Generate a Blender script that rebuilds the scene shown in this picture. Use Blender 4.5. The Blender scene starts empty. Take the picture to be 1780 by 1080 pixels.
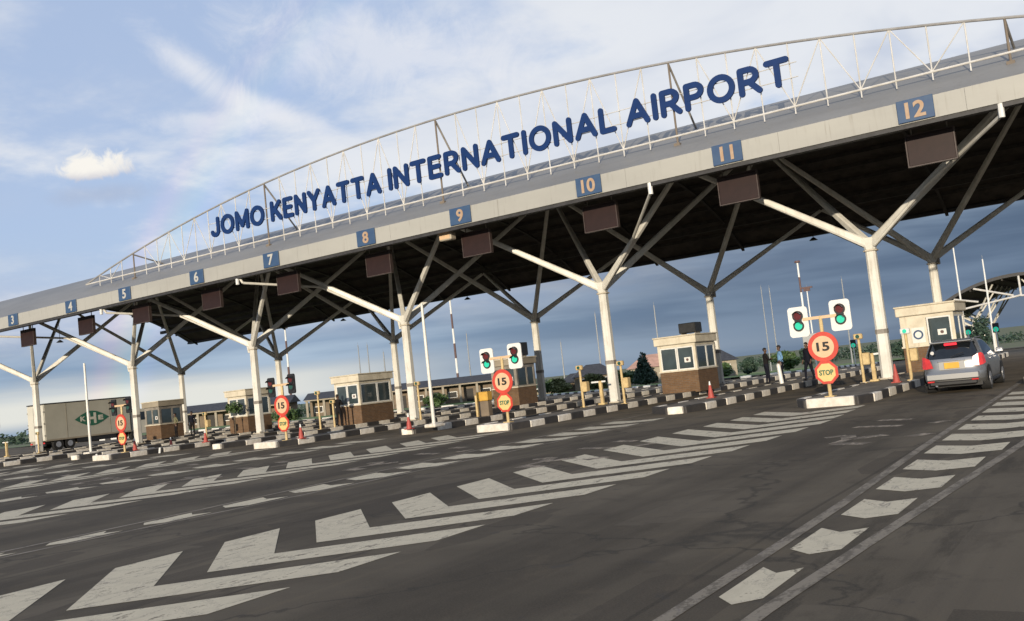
import bpy, bmesh, math, random
from mathutils import Vector, Matrix, Quaternion
random.seed(7)
R = math.radians
scn = bpy.context.scene
COL = scn.collection

# ---------------------------------------------------------------- camera
YAW, PIT, ROL, EYE = R(33.603), R(4.0887), R(6.2696), 1.768
fw = Vector((-math.sin(YAW)*math.cos(PIT), math.cos(YAW)*math.cos(PIT), math.sin(PIT)))
rt = Vector((math.cos(YAW), math.sin(YAW), 0)); up = rt.cross(fw)
cr = rt*math.cos(ROL) - up*math.sin(ROL); cu = rt*math.sin(ROL) + up*math.cos(ROL)
cam_d = bpy.data.cameras.new('camera'); cam = bpy.data.objects.new('camera', cam_d); COL.objects.link(cam)
m = Matrix.Identity(4)
for i in range(3):
    m[i][0], m[i][1], m[i][2] = cr[i], cu[i], -fw[i]
m[2][3] = EYE
cam.matrix_world = m
cam_d.sensor_width = 36; cam_d.lens = 33.46; cam_d.clip_start = .05; cam_d.clip_end = 6000
scn.camera = cam

# ---------------------------------------------------------------- sun and sky
SAZ, SEL = R(16.5), R(9.5)                       # behind the viewer, a little to the right, low evening sun
S = Vector((math.sin(SAZ)*math.cos(SEL), -math.cos(SAZ)*math.cos(SEL), math.sin(SEL)))
sd = bpy.data.lights.new('sun', 'SUN'); sd.energy = 5.0; sd.angle = R(.6); sd.color = (1, .87, .68)
so = bpy.data.objects.new('sun', sd); COL.objects.link(so)
so.rotation_euler = (-S).to_track_quat('-Z', 'Y').to_euler(); so.location = S*60
scn.view_settings.view_transform = 'Standard'; scn.view_settings.look = 'None'
scn.view_settings.exposure = 0; scn.view_settings.gamma = 1; scn.view_settings.use_curve_mapping = False

class NT:
    """small helper to write node trees"""
    def __init__(s, tree): s.t = tree; s.n = tree.nodes; s.l = tree.links
    def node(s, typ, **kw):
        n = s.n.new(typ)
        for k, v in kw.items(): setattr(n, k, v)
        return n
    def put(s, sock, v):
        if isinstance(v, bpy.types.NodeSocket): s.l.new(v, sock)
        elif v is not None: sock.default_value = v
    def math(s, op, a, b=None, c=None, clamp=False):
        n = s.node('ShaderNodeMath', operation=op, use_clamp=clamp)
        for i, v in enumerate((a, b, c)): 
            if v is not None: s.put(n.inputs[i], v)
        return n.outputs[0]
    def vm(s, op, a, b=None):
        n = s.node('ShaderNodeVectorMath', operation=op); s.put(n.inputs[0], a)
        if b is not None: s.put(n.inputs[1], b)
        return n.outputs['Value' if op in ('DOT_PRODUCT', 'LENGTH', 'DISTANCE') else 'Vector']
    def smooth(s, v, a, b, lo=0., hi=1.):
        n = s.node('ShaderNodeMapRange', interpolation_type='SMOOTHSTEP'); s.put(n.inputs[0], v)
        n.inputs[1].default_value = a; n.inputs[2].default_value = b; n.inputs[3].default_value = lo; n.inputs[4].default_value = hi
        return n.outputs[0]
    def mix(s, f, a, b, mode='MIX'):
        n = s.node('ShaderNodeMix', data_type='RGBA', blend_type=mode); n.clamp_factor = True
        s.put(n.inputs[0], f)
        for k, v in ((6, a), (7, b)):
            if isinstance(v, (tuple, list)) and len(v) == 3: v = (*v, 1)
            s.put(n.inputs[k], v)
        return n.outputs[2]
    def noise(s, vec, scale, detail=4, rough=.55, dist=0., dim='3D'):
        n = s.node('ShaderNodeTexNoise', noise_dimensions=dim); s.put(n.inputs['Vector'], vec)
        n.inputs['Scale'].default_value = scale; n.inputs['Detail'].default_value = detail
        n.inputs['Roughness'].default_value = rough; n.inputs['Distortion'].default_value = dist
        return n.outputs[0]
    def comb(s, x, y, z):
        n = s.node('ShaderNodeCombineXYZ')
        for i, v in enumerate((x, y, z)): s.put(n.inputs[i], v)
        return n.outputs[0]
    def sep(s, v):
        n = s.node('ShaderNodeSeparateXYZ'); s.put(n.inputs[0], v); return n.outputs
    def mapping(s, vec, scale):
        n = s.node('ShaderNodeMapping'); s.put(n.inputs[0], vec); n.inputs['Scale'].default_value = scale; return n.outputs[0]

def make_world():
    w = bpy.data.worlds.new('World'); scn.world = w; w.use_nodes = True
    t = NT(w.node_tree); t.n.clear()
    out = t.node('ShaderNodeOutputWorld'); bg = t.node('ShaderNodeBackground'); t.l.new(bg.outputs[0], out.inputs[0])
    sky = t.node('ShaderNodeTexSky', sky_type='NISHITA'); sky.sun_disc = False
    sky.sun_elevation = SEL; sky.sun_rotation = math.atan2(S.x, S.y); sky.dust_density = .6; sky.altitude = 1600
    tc = t.node('ShaderNodeTexCoord'); D = t.vm('NORMALIZE', tc.outputs['Generated'])
    x, y, z = t.sep(D)
    zc = t.math('MAXIMUM', z, 0.)
    # clear air: the sky texture, lifted by thin high cloud
    base = t.mix(1., sky.outputs[0], (1.0, 1.0, 1.0), 'MULTIPLY')
    sc = t.node('ShaderNodeVectorMath', operation='SCALE'); t.put(sc.inputs[0], base); sc.inputs[3].default_value = .12
    clear = t.mix(t.smooth(z, .02, .22, .45, .75), sc.outputs[0], (.49, .61, .86))
    # cloud coordinates on a flat ceiling seen in perspective
    d = t.math('ADD', zc, .16)
    P = t.comb(t.math('DIVIDE', x, d), t.math('DIVIDE', y, d), 0.)
    n1 = t.noise(t.vm('ADD', P, (3.1, 1.7, 0)), 1.25, 6, .58, .25)
    n2 = t.noise(t.vm('ADD', P, (7.3, 4.2, 2.)), 3.2, 5, .62, .2)
    n3 = t.noise(t.vm('MULTIPLY', D, (1.6, 1.6, 16.)), 1.7, 4, .55, .3)         # long level bands low down
    az = t.vm('DOT_PRODUCT', D, (math.sin(R(12)), math.cos(R(12)), 0))           # 1 towards the far right of the road
    # high cloud: more of it to the right
    cov = t.math('ADD', t.math('MULTIPLY', n1, .65), t.math('MULTIPLY', n2, .35))
    cov = t.math('ADD', cov, t.smooth(az, .38, .70, -.015, .13))
    hi = t.math('MULTIPLY', t.smooth(cov, .46, .66), t.smooth(z, .05, .2))
    col = t.mix(t.math('MULTIPLY', hi, .9), clear, (.82, .84, .875))
    grey = t.smooth(t.noise(t.vm('ADD', P, (1.3, 9.2, 5.)), 1.9, 4, .55, .4), .42, .68)
    col = t.mix(t.math('MULTIPLY', t.math('MULTIPLY', grey, t.smooth(az, .5, .95, .15, .75)), t.smooth(z, .1, .22)), col, (.50, .57, .72))
    # low bank of stratus: pale on the left, slate blue ahead and to the right
    slate = t.mix(t.smooth(n3, .38, .66), (.105, .155, .238), (.170, .235, .335))
    pale = t.mix(t.smooth(n3, .36, .62), (.25, .355, .50), (.42, .53, .66))
    pale = t.mix(t.smooth(z, .05, .11), pale, t.mix(t.smooth(n2, .35, .65), (.48, .55, .71), (.66, .69, .77)))
    side = t.smooth(az, .48, .95)
    bank = t.mix(side, pale, slate)
    bm_ = t.smooth(t.math('ADD', z, t.math('MULTIPLY', t.math('SUBTRACT', n3, .5), .10)), .09, .21, 1., 0.)
    col = t.mix(bm_, col, bank)
    # bright gap just over the horizon on the left
    gap = t.math('MULTIPLY', t.smooth(z, -.005, .012), t.smooth(t.math('ADD', z, t.math('MULTIPLY', t.math('SUBTRACT', n3, .5), .06)), .018, .05, 1., 0.))
    gap = t.math('MULTIPLY', gap, t.smooth(az, .46, .72, .95, .06))
    col = t.mix(gap, col, (.80, .80, .74))
    # one small sunlit cumulus with its grey foot, and a few torn wisps
    nn = t.noise(D, 30, 5, .62, .6); nw = t.noise(t.vm('MULTIPLY', D, (1., 1., 1.)), 15, 6, .68, .5)
    def puff(azd, eld, w_, h_, tilt, no, amp, e0, e1, foot):
        c = Vector((-math.sin(R(azd))*math.cos(R(eld)), math.cos(R(azd))*math.cos(R(eld)), math.sin(R(eld))))
        r_ = Vector((math.cos(R(azd)), math.sin(R(azd)), 0)); u_ = r_.cross(c)
        r_, u_ = r_*math.cos(R(tilt))+u_*math.sin(R(tilt)), u_*math.cos(R(tilt))-r_*math.sin(R(tilt))
        q = t.vm('SUBTRACT', D, tuple(c))
        a = t.math('DIVIDE', t.vm('DOT_PRODUCT', q, tuple(r_)), w_); b = t.math('DIVIDE', t.vm('DOT_PRODUCT', q, tuple(u_)), h_)
        if foot: b = t.math('ADD', b, t.math('MULTIPLY', t.math('LESS_THAN', b, 0.), t.math('MULTIPLY', b, 1.2)))
        rr = t.math('SQRT', t.math('ADD', t.math('MULTIPLY', a, a), t.math('MULTIPLY', b, b)))
        rr = t.math('ADD', rr, t.math('MULTIPLY', t.math('SUBTRACT', no, .5), amp))
        return t.smooth(rr, e0, e1, 1., 0.), t.smooth(t.math('ADD', b, t.math('MULTIPLY', t.math('SUBTRACT', no, .5), 2.)), -.9, .4)
    m_, sh = puff(57., 13.9, .040, .026, 4., nn, 2.0, .55, .95, True)
    foot_, _ = puff(56.4, 12.6, .055, .012, 4., nw, 1.6, .2, 1.2, False)
    col = t.mix(t.math('MULTIPLY', foot_, .5), col, (.42, .48, .62))
    col = t.mix(m_, col, t.mix(sh, (.62, .62, .68), (.95, .92, .86)))
    for args, amt in (((51.3, 19.6, .055, .017, -40., nw, 2.4, .1, 1.5, False), .75), ((46., 16.6, .06, .012, -24., nw, 2.4, .1, 1.5, False), .7), ((50.5, 16.4, .05, .010, -2., nw, 2.6, .1, 1.5, False), .5), ((38., 19.5, .13, .035, -12., nw, 3.0, .1, 1.7, False), .65)):
        m_, sh = puff(*args)
        col = t.mix(t.math('MULTIPLY', m_, amt), col, (.84, .85, .89))
    # faint rainbow, 41 degrees round the point opposite the sun
    ang = t.math('ARCCOSINE', t.vm('DOT_PRODUCT', D, tuple(-S)))
    for c_deg, rgb in ((42.3, (.09, .01, .02)), (41.6, (.06, .05, .0)), (40.9, (.0, .05, .03)), (40.2, (.02, .02, .07))):
        b = t.math('MULTIPLY', t.math('SUBTRACT', ang, R(c_deg)), 1/R(.55))
        b = t.math('MULTIPLY', t.math('EXPONENT', t.math('MULTIPLY', t.math('MULTIPLY', b, b), -1.)), t.smooth(z, .0, .03))
        col = t.mix(t.math('MULTIPLY', b, t.smooth(z, .14, .32, .8, .2)), col, rgb, 'ADD')
    # below the horizon: dull ground colour
    col = t.mix(t.smooth(z, -.03, -.004), (.10, .10, .08), col)
    t.l.new(col, bg.inputs[0]); bg.inputs[1].default_value = 1.0
make_world()

# ---------------------------------------------------------------- materials
MATS = {}
def mat(name, c, rough=.6, var=.12, scale=6., metal=0., bump=0., c2=None, emit=None, spec=.5, coat=0., stretch=None, trans=0., streak=0.):
    if name in MATS: return MATS[name]
    m_ = bpy.data.materials.new(name); m_.use_nodes = True; MATS[name] = m_
    t = NT(m_.node_tree); b = t.n['Principled BSDF']
    tc = t.node('ShaderNodeTexCoord'); v = tc.outputs['Object']
    if stretch: v = t.mapping(v, stretch)
    n = t.noise(v, scale, 6, .62)
    hi = tuple(min(1, q*(1+var)) for q in c); lo = c2 or tuple(q*(1-var) for q in c)
    col = t.mix(t.smooth(n, .32, .68), lo, hi)
    if streak:
        ob = tc.outputs['Object']; sn = t.math('MULTIPLY', t.smooth(t.noise(t.mapping(ob, (5., 5., .35)), 1.3, 6, .7), .50, .74), t.smooth(t.noise(ob, .8, 3), .38, .62))
        col = t.mix(t.math('MULTIPLY', sn, streak), col, tuple(q*f for q, f in zip(c, (.42, .36, .28))))
    t.l.new(col, b.inputs['Base Color'])
    b.inputs['Roughness'].default_value = rough; b.inputs['Metallic'].default_value = metal
    b.inputs['Specular IOR Level'].default_value = spec; b.inputs['Coat Weight'].default_value = coat
    if trans: b.inputs['Transmission Weight'].default_value = trans
    if emit: b.inputs['Emission Color'].default_value = (*emit[:3], 1); b.inputs['Emission Strength'].default_value = emit[3]
    if bump:
        bp = t.node('ShaderNodeBump'); bp.inputs['Strength'].default_value = bump; bp.inputs['Distance'].default_value = .02
        t.l.new(t.noise(v, scale*6, 4, .6), bp.inputs['Height']); t.l.new(bp.outputs[0], b.inputs['Normal'])
    return m_

def asphalt_mat():
    m_ = bpy.data.materials.new('asphalt'); m_.use_nodes = True; t = NT(m_.node_tree); b = t.n['Principled BSDF']
    tc = t.node('ShaderNodeTexCoord'); v = tc.outputs['Object']; x, y, z = t.sep(v)
    big = t.noise(v, .22, 5, .6, .4); fine = t.noise(v, 55, 3, .7)
    col = t.mix(t.smooth(big, .3, .7), (.066, .0545, .0395), (.130, .107, .077))
    streak = t.noise(t.mapping(v, (1.5, .055, 1)), 1., 5, .6, .25)
    col = t.mix(t.smooth(streak, .50, .72, 0, .55), col, (.040, .034, .027))
    streak2 = t.noise(t.mapping(t.vm('ADD', v, (31., 7., 0)), (2.3, .06, 1)), 1., 5, .6, .25)
    col = t.mix(t.smooth(streak2, .52, .74, 0, .5), col, (.130, .102, .068))
    # wheel tracks polished along each lane
    wob = t.math('MULTIPLY', t.math('SUBTRACT', t.noise(t.mapping(v, (.3, .08, 1)), 1., 3), .5), 1.6)
    ph = t.math('MULTIPLY', t.math('ADD', t.math('ADD', x, 4.95), wob), 2*math.pi/5.909)
    trk = t.math('MULTIPLY', t.smooth(t.math('COSINE', ph), .1, .9), t.smooth(streak, .35, .6, .3, 1.))
    col = t.mix(t.math('MULTIPLY', trk, .62), col, (.040, .033, .025))
    oil = t.math('MULTIPLY', t.smooth(t.math('COSINE', t.math('ADD', ph, math.pi)), .75, .98), t.smooth(t.noise(t.mapping(v, (2.5, .5, 1)), 1.4, 5, .65), .48, .62))
    col = t.mix(t.math('MULTIPLY', oil, .6), col, (.030, .026, .021))
    pt = t.node('ShaderNodeTexVoronoi', feature='F1', distance='CHEBYCHEV'); t.put(pt.inputs['Vector'], t.mapping(v, (.21, .075, 1))); pt.inputs['Randomness'].default_value = .8
    pc = t.sep(pt.outputs['Color'])[0]
    col = t.mix(t.math('MULTIPLY', t.smooth(pc, .80, .82), .5), col, (.045, .037, .029)); col = t.mix(t.math('MULTIPLY', t.smooth(pc, .16, .14), .4), col, (.125, .103, .076))
    sx_ = t.math('ABSOLUTE', t.math('SUBTRACT', t.math('FRACT', t.math('DIVIDE', t.math('ADD', t.math('ADD', x, 1.1), t.math('MULTIPLY', wob, .05)), 4.4)), .5))
    col = t.mix(t.smooth(sx_, .0035, .007, .6, 0.), col, (.028, .024, .020))
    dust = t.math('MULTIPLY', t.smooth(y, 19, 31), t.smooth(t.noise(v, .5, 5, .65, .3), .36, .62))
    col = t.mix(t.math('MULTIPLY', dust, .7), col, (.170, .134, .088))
    mid = t.noise(v, 1.1, 6, .68, .6)
    col = t.mix(t.smooth(mid, .52, .70, 0, .42), col, (.034, .028, .021)); col = t.mix(t.smooth(mid, .46, .30, 0, .35), col, (.122, .096, .063))
    spots = t.smooth(t.noise(v, 2.6, 4, .6), .62, .72, 0, .55)
    col = t.mix(spots, col, (.045, .043, .042))
    crack = t.node('ShaderNodeTexVoronoi', feature='DISTANCE_TO_EDGE'); t.put(crack.inputs['Vector'], t.vm('ADD', v, t.vm('MULTIPLY', t.comb(t.noise(v, 1.3, 3), t.noise(v, 1.7, 3), 0.), (1.4, 1.4, 0)))); crack.inputs['Scale'].default_value = .16
    col = t.mix(t.smooth(crack.outputs['Distance'], .0, .010, .7, 0.), col, (.030, .027, .023))
    col = t.mix(t.smooth(fine, .35, .7, .0, .30), col, (.150, .118, .080))
    t.l.new(col, b.inputs['Base Color']); b.inputs['Roughness'].default_value = .88; b.inputs['Specular IOR Level'].default_value = .14
    bp = t.node('ShaderNodeBump'); bp.inputs['Strength'].default_value = .35; bp.inputs['Distance'].default_value = .008
    t.l.new(t.noise(v, 90, 3, .7), bp.inputs['Height']); t.l.new(bp.outputs[0], b.inputs['Normal'])
    return m_

def paint_mat(name, wear, tone=(.60, .52, .375)):
    m_ = bpy.data.materials.new(name); m_.use_nodes = True; t = NT(m_.node_tree); b = t.n['Principled BSDF']
    g = t.node('ShaderNodeNewGeometry'); v = g.outputs['Position']
    st = t.noise(t.mapping(v, (3.2, 1.1, 1)), 1.6, 7, .68, .4); sp = t.noise(v, 26, 4, .7)
    w = t.math('ADD', t.math('MULTIPLY', st, .7), t.math('MULTIPLY', sp, .3))
    col = t.mix(t.smooth(st, .3, .7), tuple(q*.82 for q in tone), tone)
    crack = t.node('ShaderNodeTexVoronoi', feature='DISTANCE_TO_EDGE'); t.put(crack.inputs['Vector'], t.vm('ADD', v, t.vm('MULTIPLY', t.comb(st, sp, 0.), (.5, .5, 0)))); crack.inputs['Scale'].default_value = 2.1
    col = t.mix(t.smooth(crack.outputs['Distance'], .0, .02, .75, 0.), col, (.16, .14, .125))
    col = t.mix(t.smooth(w, wear, wear+.09, 0., .85), col, (.105, .087, .066))
    t.l.new(col, b.inputs['Base Color']); b.inputs['Roughness'].default_value = .8; b.inputs['Specular IOR Level'].default_value = .2
    return m_

def brick_mat(name, c1, c2, mortar):
    m_ = bpy.data.materials.new(name); m_.use_nodes = True; t = NT(m_.node_tree); b = t.n['Principled BSDF']
    tc = t.node('ShaderNodeTexCoord'); x, y, z = t.sep(tc.outputs['Object'])
    br = t.node('ShaderNodeTexBrick'); t.put(br.inputs['Vector'], t.comb(t.math('ADD', x, y), z, 0.))
    br.inputs['Color1'].default_value = (*c1, 1); br.inputs['Color2'].default_value = (*c2, 1); br.inputs['Mortar'].default_value = (*mortar, 1)
    br.inputs['Scale'].default_value = 1.; br.inputs['Brick Width'].default_value = .24; br.inputs['Row Height'].default_value = .085; br.inputs['Mortar Size'].default_value = .01
    n = t.noise(tc.outputs['Object'], 3., 5, .65)
    t.l.new(t.mix(t.smooth(n, .35, .7, 0, .6), br.outputs[0], tuple(q*.5 for q in c1)), b.inputs['Base Color']); b.inputs['Roughness'].default_value = .85
    return m_

M = {}
M['asphalt'] = asphalt_mat()
M['paint'] = paint_mat('road_paint', .535); M['paint_worn'] = paint_mat('road_paint_worn', .455, (.27, .228, .172)); M['paint_faint'] = paint_mat('road_paint_faint', .44, (.40, .325, .24))
M['kerb_white'] = mat('kerb_white', (.76, .71, .62), .75, .06, 5, bump=.3, c2=(.58, .52, .43), streak=.7)
M['kerb_black'] = mat('kerb_black', (.020, .019, .019), .6, .5, 5, bump=.3, c2=(.048, .042, .037))
M['nose_white'] = mat('nose_white', (.64, .60, .53), .7, .06, 5, bump=.3, c2=(.52, .47, .39))
M['island'] = mat('island_paving', (.17, .145, .115), .85, .25, 2.2, bump=.5, c2=(.10, .088, .072))
M['grass'] = mat('grass', (.095, .165, .030), .9, .3, .35, bump=1., c2=(.12, .15, .04))
M['ground'] = mat('ground', (.07, .095, .035), .95, .3, .05, bump=.5, c2=(.12, .11, .06))
M['cream'] = mat('cream_paint', (.67, .655, .60), .45, .04, 1.4, c2=(.57, .55, .495), streak=.6)
M['cream_dirty'] = mat('cream_paint_weathered', (.48, .43, .34), .5, .08, 1.1, c2=(.36, .31, .24))
M['steel'] = mat('grey_steel_paint', (.26, .24, .21), .5, .12, 2., c2=(.18, .16, .135))
M['fascia'] = mat('fascia_cladding', (.335, .330, .300), .5, .04, .5, c2=(.305, .300, .275), stretch=(.3, 1, 1), streak=.5)
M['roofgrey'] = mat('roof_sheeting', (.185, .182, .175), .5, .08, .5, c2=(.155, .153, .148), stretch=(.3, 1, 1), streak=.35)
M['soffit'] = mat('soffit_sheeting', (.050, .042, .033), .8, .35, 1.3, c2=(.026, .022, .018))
M['purlin'] = mat('purlin_steel', (.045, .040, .034), .7, .3, 2.)
M['eave'] = mat('eave_trim', (.03, .029, .03), .6, .3)
M['truss'] = mat('truss_white', (.54, .53, .51), .45, .06, 1.5, c2=(.44, .42, .38))
M['truss_top'] = mat('truss_chord_steel', (.26, .255, .25), .5, .15, 1.2)
M['rust'] = mat('rusty_steel', (.10, .08, .062), .7, .3, 3., c2=(.17, .135, .10))
M['letter'] = mat('letter_blue', (.006, .027, .108), .5, .1, 2., spec=.2)
M['numblue'] = mat('number_sign_blue', (.018, .046, .110), .55, .25, 2.5, c2=(.034, .074, .145))
M['digit_white'] = mat('digit_faded', (.30, .19, .11), .6, .15, 5., c2=(.38, .28, .20))
M['digit_pale'] = mat('digit_pale', (.40, .39, .36), .6, .1, 5.)
M['board'] = mat('display_brown', (.020, .009, .008), .5, .15, 3., spec=.3)
M['boardframe'] = mat('display_frame', (.05, .034, .03), .5, .2)
M['black'] = mat('black_plastic', (.014, .014, .015), .45, .3)
M['red'] = mat('sign_red', (.50, .050, .030), .5, .1, 6.)
M['signcream'] = mat('sign_face_cream', (.58, .40, .24), .5, .06, 6.)
M['signyellow'] = mat('sign_face_yellow', (.62, .44, .17), .5, .06, 6.)
M['postyellow'] = mat('yellow_post_paint', (.54, .41, .20), .5, .1, 4., c2=(.42, .30, .14))
M['boxyellow'] = mat('yellow_box_paint', (.56, .32, .05), .5, .1, 4., c2=(.46, .26, .045))
M['white'] = mat('white_paint', (.64, .635, .61), .45, .04)
M['lampoff'] = mat('signal_lens_dark', (.09, .012, .012), .3, .2)
M['lampon'] = mat('signal_lens_green', (.02, .30, .20), .3, .1, emit=(.02, .62, .38, .62))
M['lampoffg'] = mat('signal_lens_dull_green', (.015, .07, .055), .3, .2)
M['cone'] = mat('cone_orange', (.36, .06, .045), .6, .1)
M['brick'] = brick_mat('booth_brick', (.165, .088, .038), (.115, .062, .030), (.13, .105, .08))
M['glass'] = mat('booth_glass', (.035, .050, .055), .06, .2, 1.5, spec=.8)
M['booth'] = mat('booth_cream', (.60, .545, .435), .6, .05, 2., c2=(.50, .45, .35), streak=.6)
M['darkroof'] = mat('dark_roof_tiles', (.035, .036, .042), .7, .3, 3.)
M['wallbrown'] = mat('brown_wall', (.17, .13, .09), .8, .2, 1.)
M['wallcream'] = mat('cream_wall', (.28, .245, .19), .8, .12, 1.)
M['roofred'] = mat('pink_tile_roof', (.42, .25, .19), .8, .15, 1.)
M['dark'] = mat('dark_opening', (.02, .018, .016), .7, .2)
M['leaf'] = mat('leaves', (.055, .095, .028), .6, .4, 4., c2=(.03, .06, .02))
M['leafdark'] = mat('conifer_leaves', (.028, .055, .034), .7, .4, 4., c2=(.018, .036, .025))
M['leafdry'] = mat('dry_leaves', (.09, .10, .035), .7, .3, 4.)
M['bark'] = mat('bark', (.10, .075, .05), .9, .3, 8.)
M['silver'] = mat('silver_car_paint', (.33, .33, .325), .42, .03, 1., metal=.80, coat=.1)
M['carglass'] = mat('car_glass', (.008, .010, .012), .05, .2, spec=.7)
M['carblack'] = mat('car_black_trim', (.012, .012, .013), .5, .2)
M['tyre'] = mat('tyre_rubber', (.012, .012, .012), .85, .3)
M['rim'] = mat('alloy_rim', (.45, .45, .46), .35, .1, metal=.7)
M['tail'] = mat('tail_lens', (.52, .03, .03), .2, .15, 8., spec=.6)
M['braketop'] = mat('brake_light_lit', (.5, .02, .03), .2, .1, emit=(.9, .03, .05, .8))
M['plate'] = mat('plate_yellow', (.58, .33, .03), .5, .08)
M['chrome'] = mat('chrome', (.6, .6, .62), .2, .05, metal=.9)
M['truckbox'] = mat('truck_box_panel', (.40, .385, .325), .55, .05, .8)
M['truckend'] = mat('truck_rear_doors', (.52, .50, .43), .55, .05, .8)
M['logogreen'] = mat('logo_green', (.018, .11, .065), .5, .1)
M['skin'] = mat('skin', (.085, .045, .028), .55, .1)
M['hair'] = mat('hair', (.012, .010, .009), .8, .2)
M['shirtblue'] = mat('blue_shirt', (.13, .27, .46), .8, .1)
M['navy'] = mat('navy_cloth', (.007, .008, .015), .9, .2, spec=.2)
M['charcoal'] = mat('charcoal_cloth', (.010, .009, .010), .9, .2, spec=.2)
M['whiteshirt'] = mat('white_cloth', (.62, .60, .55), .85, .05)
M['olive'] = mat('olive_cloth', (.14, .135, .075), .85, .1)
M['maststripe'] = mat('mast_dark_band', (.10, .055, .05), .6, .2)
M['mastgrey'] = mat('mast_grey', (.22, .23, .24), .5, .1)

# ---------------------------------------------------------------- mesh helpers
class MB:
    def __init__(s): s.v = []; s.f = []
    def add(s, vs, fs):
        o = len(s.v); s.v += [tuple(q) for q in vs]; s.f += [tuple(i+o for i in f) for f in fs]; return s
    def box(s, x0, x1, y0, y1, z0, z1):
        return s.add([(x0,y0,z0),(x1,y0,z0),(x1,y1,z0),(x0,y1,z0),(x0,y0,z1),(x1,y0,z1),(x1,y1,z1),(x0,y1,z1)],
                     [(0,3,2,1),(4,5,6,7),(0,1,5,4),(1,2,6,5),(2,3,7,6),(3,0,4,7)])
    def bevbox(s, x0, x1, y0, y1, z0, z1, b=.02):
        bm = bmesh.new(); bmesh.ops.create_cube(bm, size=1.)
        for q in bm.verts: q.co = Vector(((x0+x1)/2+q.co.x*(x1-x0), (y0+y1)/2+q.co.y*(y1-y0), (z0+z1)/2+q.co.z*(z1-z0)))
        bmesh.ops.bevel(bm, geom=bm.edges[:], offset=b, segments=1, affect='EDGES', profile=.5)
        bm.verts.index_update(); s.add([q.co[:] for q in bm.verts], [[q.index for q in f.verts] for f in bm.faces]); bm.free(); return s
    def tube(s, a, b, r0, r1=None, n=8, caps=True, spin=0.):
        a, b = Vector(a), Vector(b); r1 = r0 if r1 is None else r1
        d = (b-a).normalized(); u = d.orthogonal().normalized() if abs(d.z) < .999 else Vector((1, 0, 0))
        if abs(d.z) < .999: u = d.cross(Vector((0, 0, 1))).normalized()
        w = d.cross(u)
        vs = []
        for p, r in ((a, r0), (b, r1)):
            for k in range(n):
                t_ = 2*math.pi*(k+spin)/n; vs.append(p+u*(r*math.cos(t_))+w*(r*math.sin(t_)))
        fs = [(k, (k+1) % n, n+(k+1) % n, n+k) for k in range(n)]
        if caps: fs += [tuple(range(n-1, -1, -1)), tuple(range(n, 2*n))]
        return s.add(vs, fs)
    def path(s, pts, r, n=6):
        for a, b in zip(pts, pts[1:]): s.tube(a, b, r, r, n)
        return s
    def poly(s, pts): return s.add(pts, [tuple(range(len(pts)))])
    def rrect(s, x0, x1, y0, y1, z0, z1, r):
        P = []
        for cx, cz, a0 in ((x1-r, z1-r, 0), (x0+r, z1-r, 90), (x0+r, z0+r, 180), (x1-r, z0+r, 270)):
            for k in range(5): a = R(a0+k*22.5); P.append((cx+r*math.cos(a), cz+r*math.sin(a)))
        return s.prism(P, 'y', y0, y1)
    def prism(s, pts, axis, a, b):
        """polygon pts in the two other axes, extruded along axis from a to b"""
        def mk(p, q): return {'x': (q, p[0], p[1]), 'y': (p[0], q, p[1]), 'z': (p[0], p[1], q)}[axis]
        n = len(pts); vs = [mk(p, a) for p in pts]+[mk(p, b) for p in pts]
        return s.add(vs, [tuple(range(n-1, -1, -1)), tuple(range(n, 2*n))]+[(k, (k+1) % n, n+(k+1) % n, n+k) for k in range(n)])
    def disc(s, c, r, y0, y1, n=24, oct=False):
        return s.prism([(c[0]+r*math.cos(2*math.pi*(k+.5)/n), c[1]+r*math.sin(2*math.pi*(k+.5)/n)) for k in range(n)], 'y', y0, y1)
    def mesh(s, name, fix=True):
        me = bpy.data.meshes.new(name); me.from_pydata(s.v, [], s.f)
        if fix:
            bm = bmesh.new(); bm.from_mesh(me); bmesh.ops.recalc_face_normals(bm, faces=bm.faces[:]); bm.to_mesh(me); bm.free()
        me.update(); return me

def obj(name, mb, mt, parent=None, loc=None, rz=0., smooth=False, fix=True):
    me = mb.mesh(name, fix) if isinstance(mb, MB) else mb
    if mt is not None and not me.materials: me.materials.append(M[mt] if isinstance(mt, str) else mt)
    if smooth:
        for p in me.polygons: p.use_smooth = True
    o = bpy.data.objects.new(name, me); COL.objects.link(o)
    if parent is not None: o.parent = parent
    if loc is not None: o.location = loc
    o.rotation_euler.z = rz
    return o
def tag(o, label=None, cat=None, group=None, kind=None):
    for k, v in (('label', label), ('category', cat), ('group', group), ('kind', kind)):
        if v: o[k] = v
    return o
def thing(name, loc, label, cat, group=None, rz=0.):
    o = bpy.data.objects.new(name, None); COL.objects.link(o); o.empty_display_size = .2
    o.location = loc; o.rotation_euler.z = rz
    return tag(o, label, cat, group)
def tree_copy(o, parent=None, loc=None, label=None, rz=None):
    c = o.copy(); COL.objects.link(c)
    if parent is not None: c.parent = parent
    if loc is not None: c.location = loc
    if rz is not None: c.rotation_euler.z = rz
    if label: c['label'] = label
    for ch in o.children: tree_copy(ch, c)
    return c
def text_mesh(txt, size=1., depth=.05, bold=0., bevel=0., shear=0.):
    cu_ = bpy.data.curves.new('txt', 'FONT'); cu_.body = txt; cu_.size = size; cu_.extrude = depth/2; cu_.offset = bold
    cu_.bevel_depth = bevel; cu_.bevel_resolution = 1; cu_.resolution_u = 6; cu_.shear = shear
    o = bpy.data.objects.new('txt', cu_); COL.objects.link(o); dg = bpy.context.evaluated_depsgraph_get()
    me = bpy.data.meshes.new_from_object(o.evaluated_get(dg)); bpy.data.objects.remove(o); bpy.data.curves.remove(cu_)
    me.materials.clear(); return me
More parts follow.
